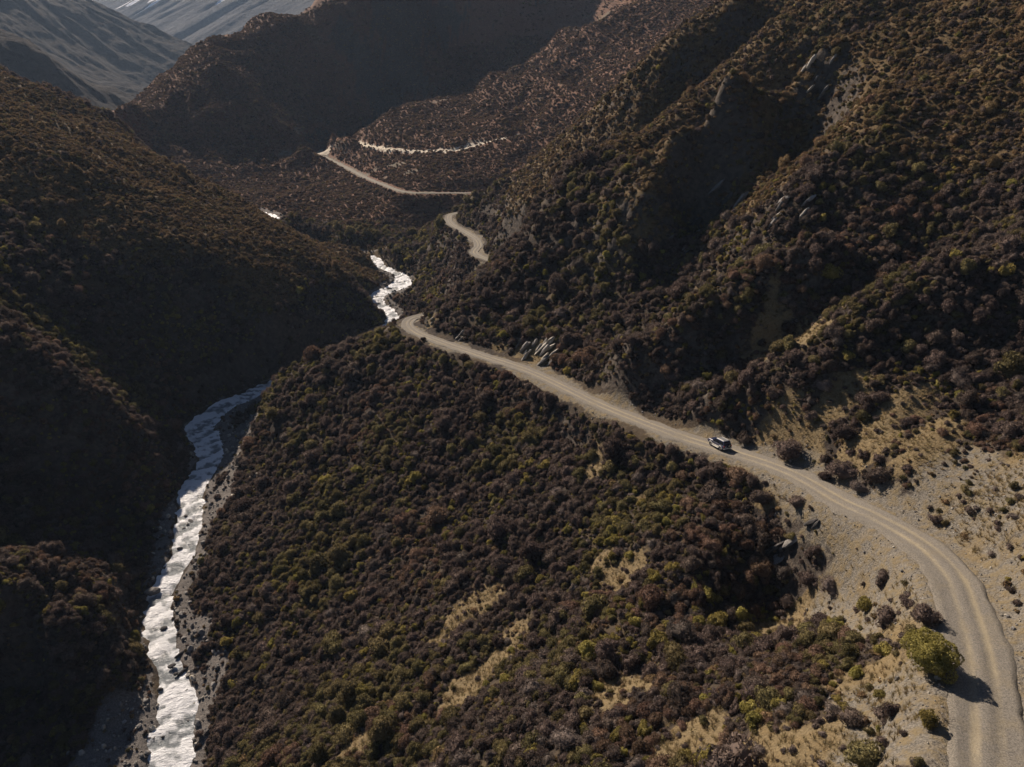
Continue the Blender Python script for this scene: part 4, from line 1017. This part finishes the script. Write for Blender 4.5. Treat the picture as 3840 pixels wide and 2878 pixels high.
for name, meshes, of, sel in (("scrub", nearm, offs, rest & (sy < 190)), ("far_scrub", farm, offf, rest & (sy >= 190))):
    c = np.where(sel)[0]
    idx = np.array([of[k][0] + (j * 7919) % of[k][1] for j, k in zip(c, kinds[c])])
    scatter(name, meshes, np.stack([sx[c], sy[c], sz[c] - 0.05], 1), np.stack([sr[c] * axx[c], sr[c] / axx[c], sr[c] * hh[c]], 1), np.stack([g.uniform(-.12, .12, len(c)), g.uniform(-.12, .12, len(c)), rzz[c]], 1), idx)
print("SHRUBS", len(sx), "placed", len(ALLS))

# low undergrowth between the shrubs, and the fine heath of the upper slopes
ux, uy, ur, uk = [], [], [], []
for y0, y1, x0, x1, dens, rr, wf in ((18, 125, -95, 105, 2.6, 0.30, 0), (110, 330, -20, 230, 1.1, 0.42, 1), (190, 375, -280, -55, 1.0, 0.42, 1), (320, 640, -300, 200, 0.75, 0.55, 2)):
    X_, Y_ = zone(y0, y1, dens, x0, x1); uu, vv, _ = project(X_, Y_, ground(X_, Y_))
    w = np.clip(1 - 0.88 * _bil(BARE, X_, Y_), 0.04, 1)
    if wf == 1: w = w * np.clip(_bil(HEATH_G, X_, Y_), 0, 1)
    if wf == 2: w = w * (0.3 + 0.7 * _bil(HEATH_R, X_, Y_))
    k = (g.random(len(X_)) < w) & (_bil(RD, X_, Y_) > 3.6) & (_bil(VD, X_, Y_) > river_half(Y_) + 1) & (uu > -150) & (uu < 1300) & (vv > -80) & (vv < 940)
    X_, Y_ = X_[k], Y_[k]; ux.append(X_); uy.append(Y_); ur.append(rr * np.exp(0.35 * g.normal(size=len(X_)))); r2 = g.random(len(X_))
    uk.append(np.where(r2 < .45, 'brown', np.where(r2 < .7, 'grey', np.where(r2 < .9, 'tan', 'olive'))) if wf == 0 else np.where(r2 < .62, 'tan', np.where(r2 < .85, 'brown', 'olive')) if wf == 1 else np.where(r2 < .6, 'rust', np.where(r2 < .8, 'tan', 'brown')))
ux, uy, ur, uk = map(np.concatenate, (ux, uy, ur, uk))
scatter("undergrowth", farm, np.stack([ux, uy, ground(ux, uy) - 0.03], 1), np.stack([ur, ur, ur * (0.6 + 0.5 * g.random(len(ur)))], 1), np.stack([0 * ur, 0 * ur, g.random(len(ur)) * 6.28], 1),
        np.array([offf[k][0] + j % 2 for j, k in enumerate(uk)]))
print("UNDERGROWTH", len(ux))
# ------------------------------------------------------------------ tussock grass and loose stones
m_tus = foliage_mat("tussock_grass", (0.17, 0.13, 0.068), (0.28, 0.22, 0.12), (0.42, 0.34, 0.195), 0.4)
def tuft(seed):
    g2 = np.random.default_rng(seed); V = []; F = []
    for i in range(26):
        a = g2.random() * 6.283; l = 0.35 + 0.3 * g2.random(); sp = 0.15 + 0.45 * g2.random(); r0 = 0.18 * g2.random()
        p = np.array([math.cos(a) * r0, math.sin(a) * r0, -0.04]); t = p + np.array([math.cos(a) * sp, math.sin(a) * sp, l]); w = np.array([-math.sin(a), math.cos(a), 0]) * 0.045
        V += [p - w, p + w, t]; F.append((3 * i, 3 * i + 1, 3 * i + 2))
    return tri_mesh("tuft", V, F, m_tus)
TUFTS = [tuft(i) for i in range(4)]
X_, Y_ = zone(22, 150, 8.0, -60, 95); uu, vv, _ = project(X_, Y_, ground(X_, Y_))
w = np.clip(0.75 * _bil(GRASS, X_, Y_) + 0.10 * _bil(GRAVEL, X_, Y_) + 0.16 * smooth(.2, .6, _bil(SCRUB_GRASS, X_, Y_)), 0, 1)
k = (g.random(len(X_)) < w) & (_bil(RD, X_, Y_) > 3.4) & (uu > -60) & (uu < 1090) & (vv < 830)
X_, Y_ = X_[k], Y_[k]; s = 0.28 + 0.42 * g.random(len(X_)) ** 1.5
scatter("grass", TUFTS, np.stack([X_, Y_, ground(X_, Y_)], 1), np.stack([s, s, s * 0.9], 1), np.stack([0 * s, 0 * s, g.random(len(s)) * 6.28], 1), g.integers(0, 4, len(s)))
X_, Y_ = zone(20, 110, 6.0, -10, 75); rd = _bil(RD, X_, Y_); w = _bil(GRAVEL, X_, Y_) * (rd > 2.6) * 0.55 + 0.95 * np.exp(-((rd - 3.2) / 0.6) ** 2) * smooth(-.4, .2, fbm(X_ / 4, Y_ / 4, 3, 1)) + 0.05 * (rd < 2.6)
k = g.random(len(X_)) < w; X_, Y_ = X_[k], Y_[k]; s = 0.055 * np.exp(0.55 * g.normal(size=len(X_))) ; s = np.clip(s, .03, .30)
scatter("rubble", PEB, np.stack([X_, Y_, ground(X_, Y_) + s * 0.25], 1), np.stack([s, s, s], 1), g.random((len(s), 3)) * 6.28, g.choice(4, len(s), p=[.4, .3, .25, .05]))
X_, Y_ = zone(45, 300, 1.6, -120, -20); b = _bil(BAR, X_, Y_); k = (g.random(len(X_)) < b * 0.8) & (_bil(VD, X_, Y_) < 24); X_, Y_ = X_[k], Y_[k]; s = np.clip(0.20 * np.exp(0.6 * g.normal(size=len(X_))), .07, .9)
scatter("river_gravel", PEB, np.stack([X_, Y_, ground(X_, Y_) + s * 0.2], 1), np.stack([s, s, s], 1), g.random((len(s), 3)) * 6.28, g.choice(4, len(s), p=[.4, .3, .2, .1]))
# ------------------------------------------------------------------ far hills and the snow-streaked mountain
def far_sheet(name, lines, xlim, ylim, n, mat, relief):
    P = np.array([p for l in lines for p in l], float)
    x = np.linspace(*xlim, n); y = np.linspace(*ylim, n); X, Y = np.meshgrid(x, y, indexing='ij')
    m = len(P); d2 = (P[:, None, 0] - P[None, :, 0]) ** 2 + (P[:, None, 1] - P[None, :, 1]) ** 2
    A = np.zeros((m + 3, m + 3)); A[:m, :m] = -np.sqrt(d2 + 400); A[:m, m] = 1; A[:m, m + 1] = P[:, 0] / 500; A[:m, m + 2] = P[:, 1] / 500; A[m:, :m] = A[:m, m:].T
    w = np.linalg.solve(A, np.concatenate([P[:, 2], np.zeros(3)]))
    q = (X.ravel()[:, None] - P[None, :, 0]) ** 2 + (Y.ravel()[:, None] - P[None, :, 1]) ** 2
    ZZ = (-np.sqrt(q + 400) @ w[:m] + w[m] + w[m + 1] * X.ravel() / 500 + w[m + 2] * Y.ravel() / 500).reshape(X.shape)
    ZZ = ZZ + relief(X, Y)
    return X, Y, ZZ
def hill_mat(name, c1, c2, c3):
    m, nt, bs = new_mat(name); nb = NB(nt); P_ = nb.pos()
    f1 = nb.noise(P_, 0.02, 8, 0.65); f2 = nb.noise(P_, 0.12, 6, 0.7)
    c = nb.mix(nb.ramp(f1, [(0.4, 0), (0.62, 1)]), c1, c2)
    c = nb.mix(nb.ramp(f2, [(0.45, 0), (0.7, 1)]), c, c3)
    nb.l(c, bs.inputs["Base Color"]); bs.inputs["Roughness"].default_value = 1.0; bs.inputs["Specular IOR Level"].default_value = 0.05
    nb.l(nb.bump(f2, 0.9, 6.0), bs.inputs["Normal"])
    return m, nt, nb, c, bs
mh, *_ = hill_mat("tussock_hill", (0.022, 0.020, 0.020), (0.042, 0.034, 0.029), (0.014, 0.013, 0.013))
# left: two spurs one behind the other, coming down to the valley floor
X, Y, ZZ = far_sheet("hill", [[at(-60, 0, 800), at(0, 32, 830), at(35, 52, 840), at(69, 74, 850), at(105, 90, 860), at(134, 103, 870), at(150, 108, 880)],
                              [(-560, 1010, -50), (-470, 1010, -58), (-520, 760, -50), (-640, 760, 30), (-900, 780, 150), (-700, 1050, -10), (-420, 900, -60), (-400, 1100, -58)],
                              [at(-40, -30, 1350), at(0, 5, 1350), at(46, 32, 1360), at(80, 50, 1370), at(110, 66, 1380), at(140, 82, 1390), at(160, 89, 1400)],
                              [(-480, 1300, -62), (-430, 1500, -62), (-800, 1150, 20), (-1100, 1200, 160), (-1300, 900, 300), (-1300, 1600, 300), (-300, 1600, -60), (-300, 1200, -62)]],
                     (-1300, -330), (760, 1650), 300, mh, lambda X, Y: 16 * ridged((0.35 * X + 0.9 * Y + 25 * fbm(X / 120, Y / 120, 2, 0)) / 80, (X * .9 - Y * .35) / 300, 5, 1) + 3 * fbm(X / 22, Y / 22, 4, 2) - 9)
h1 = grid_mesh("hill", X, Y, ZZ, mh)
# floor beyond
X, Y = np.meshgrid(np.linspace(-1500, 900, 60), np.linspace(900, 3300, 60), indexing='ij')
ZZ = -66 + 3 * fbm(X / 120, Y / 120, 3, 1) + 0.02 * np.maximum(Y - 1600, 0)
grid_mesh("valley_floor", X, Y, ZZ, mh)
# the mountain: a long even scree face with diagonal ribs, snow lying in its chutes
mm, nt, nb, c, bs = hill_mat("scree_mountain", (0.055, 0.058, 0.066), (0.088, 0.088, 0.092), (0.030, 0.032, 0.038))
X, Y = np.meshgrid(np.linspace(-2500, 500, 380), np.linspace(1500, 4000, 320), indexing='ij')
up_ = (X + 880) * 0.6 + (Y - 1900) * 0.8; ac_ = -0.8 * X + 0.6 * Y
base = -84 + 0.45 * np.maximum(up_, 0) - 0.04 * np.maximum(-up_, 0)
d_ = X * 0.80 + Y * 0.25; e_ = X * -0.25 + Y * 0.8
rb = ridged((ac_ + 30 * fbm(X / 300, Y / 300, 2, 1)) / 150, up_ / 1500, 5, 2)
ZZ = base + (22 * rb + 7 * ridged(ac_ / 40, up_ / 260, 4, 1)) * smooth(0, 120, base + 70)
ZZ = np.minimum(ZZ, 420 + 0.1 * (ZZ - 420))
SN = smooth(0.02, -0.40, ridged((ac_ + 25 * fbm(X / 200, Y / 200, 2, 1)) / 95, up_ / 700, 3, 3) + 0.5 * fbm(ac_ / 60, up_ / 240, 3, 2)) * smooth(-40, 120, base - 90 + 0.10 * (-X - 900))
sf = nb.ramp(nb.math('ADD', nb.attr("snow"), nb.math('MULTIPLY', nb.math('SUBTRACT', nb.noise(nb.pos(), 0.03, 5, 0.6), 0.5), 0.6)), [(0.45, 0), (0.6, 1)])
nb.l(nb.mix(sf, c, (0.78, 0.80, 0.84)), bs.inputs["Base Color"])
mountain = grid_mesh("mountain", X, Y, ZZ, mm, dict(snow=SN))
# ------------------------------------------------------------------ haze: one closed box of thin blue air
hm = bpy.data.materials.new("haze"); hm.use_nodes = True
nt = hm.node_tree; nt.nodes.clear()
out = nt.nodes.new("ShaderNodeOutputMaterial"); pv = nt.nodes.new("ShaderNodeVolumePrincipled")
pv.inputs["Color"].default_value = (0.52, 0.72, 1.0, 1); pv.inputs["Density"].default_value = HAZE; pv.inputs["Anisotropy"].default_value = 0.1
nt.links.new(pv.outputs[0], out.inputs["Volume"])
lowest = min(float(Z.min()), -120.0) - 1.5
hb = [(x, y, z) for z in (lowest, 480.0) for y in (-400, 4500) for x in (-3000, 2000)]
hz = mesh_obj("haze", hb, [(0, 2, 3, 1), (4, 5, 7, 6), (0, 1, 5, 4), (2, 6, 7, 3), (0, 4, 6, 2), (1, 3, 7, 5)], hm, kind="stuff")
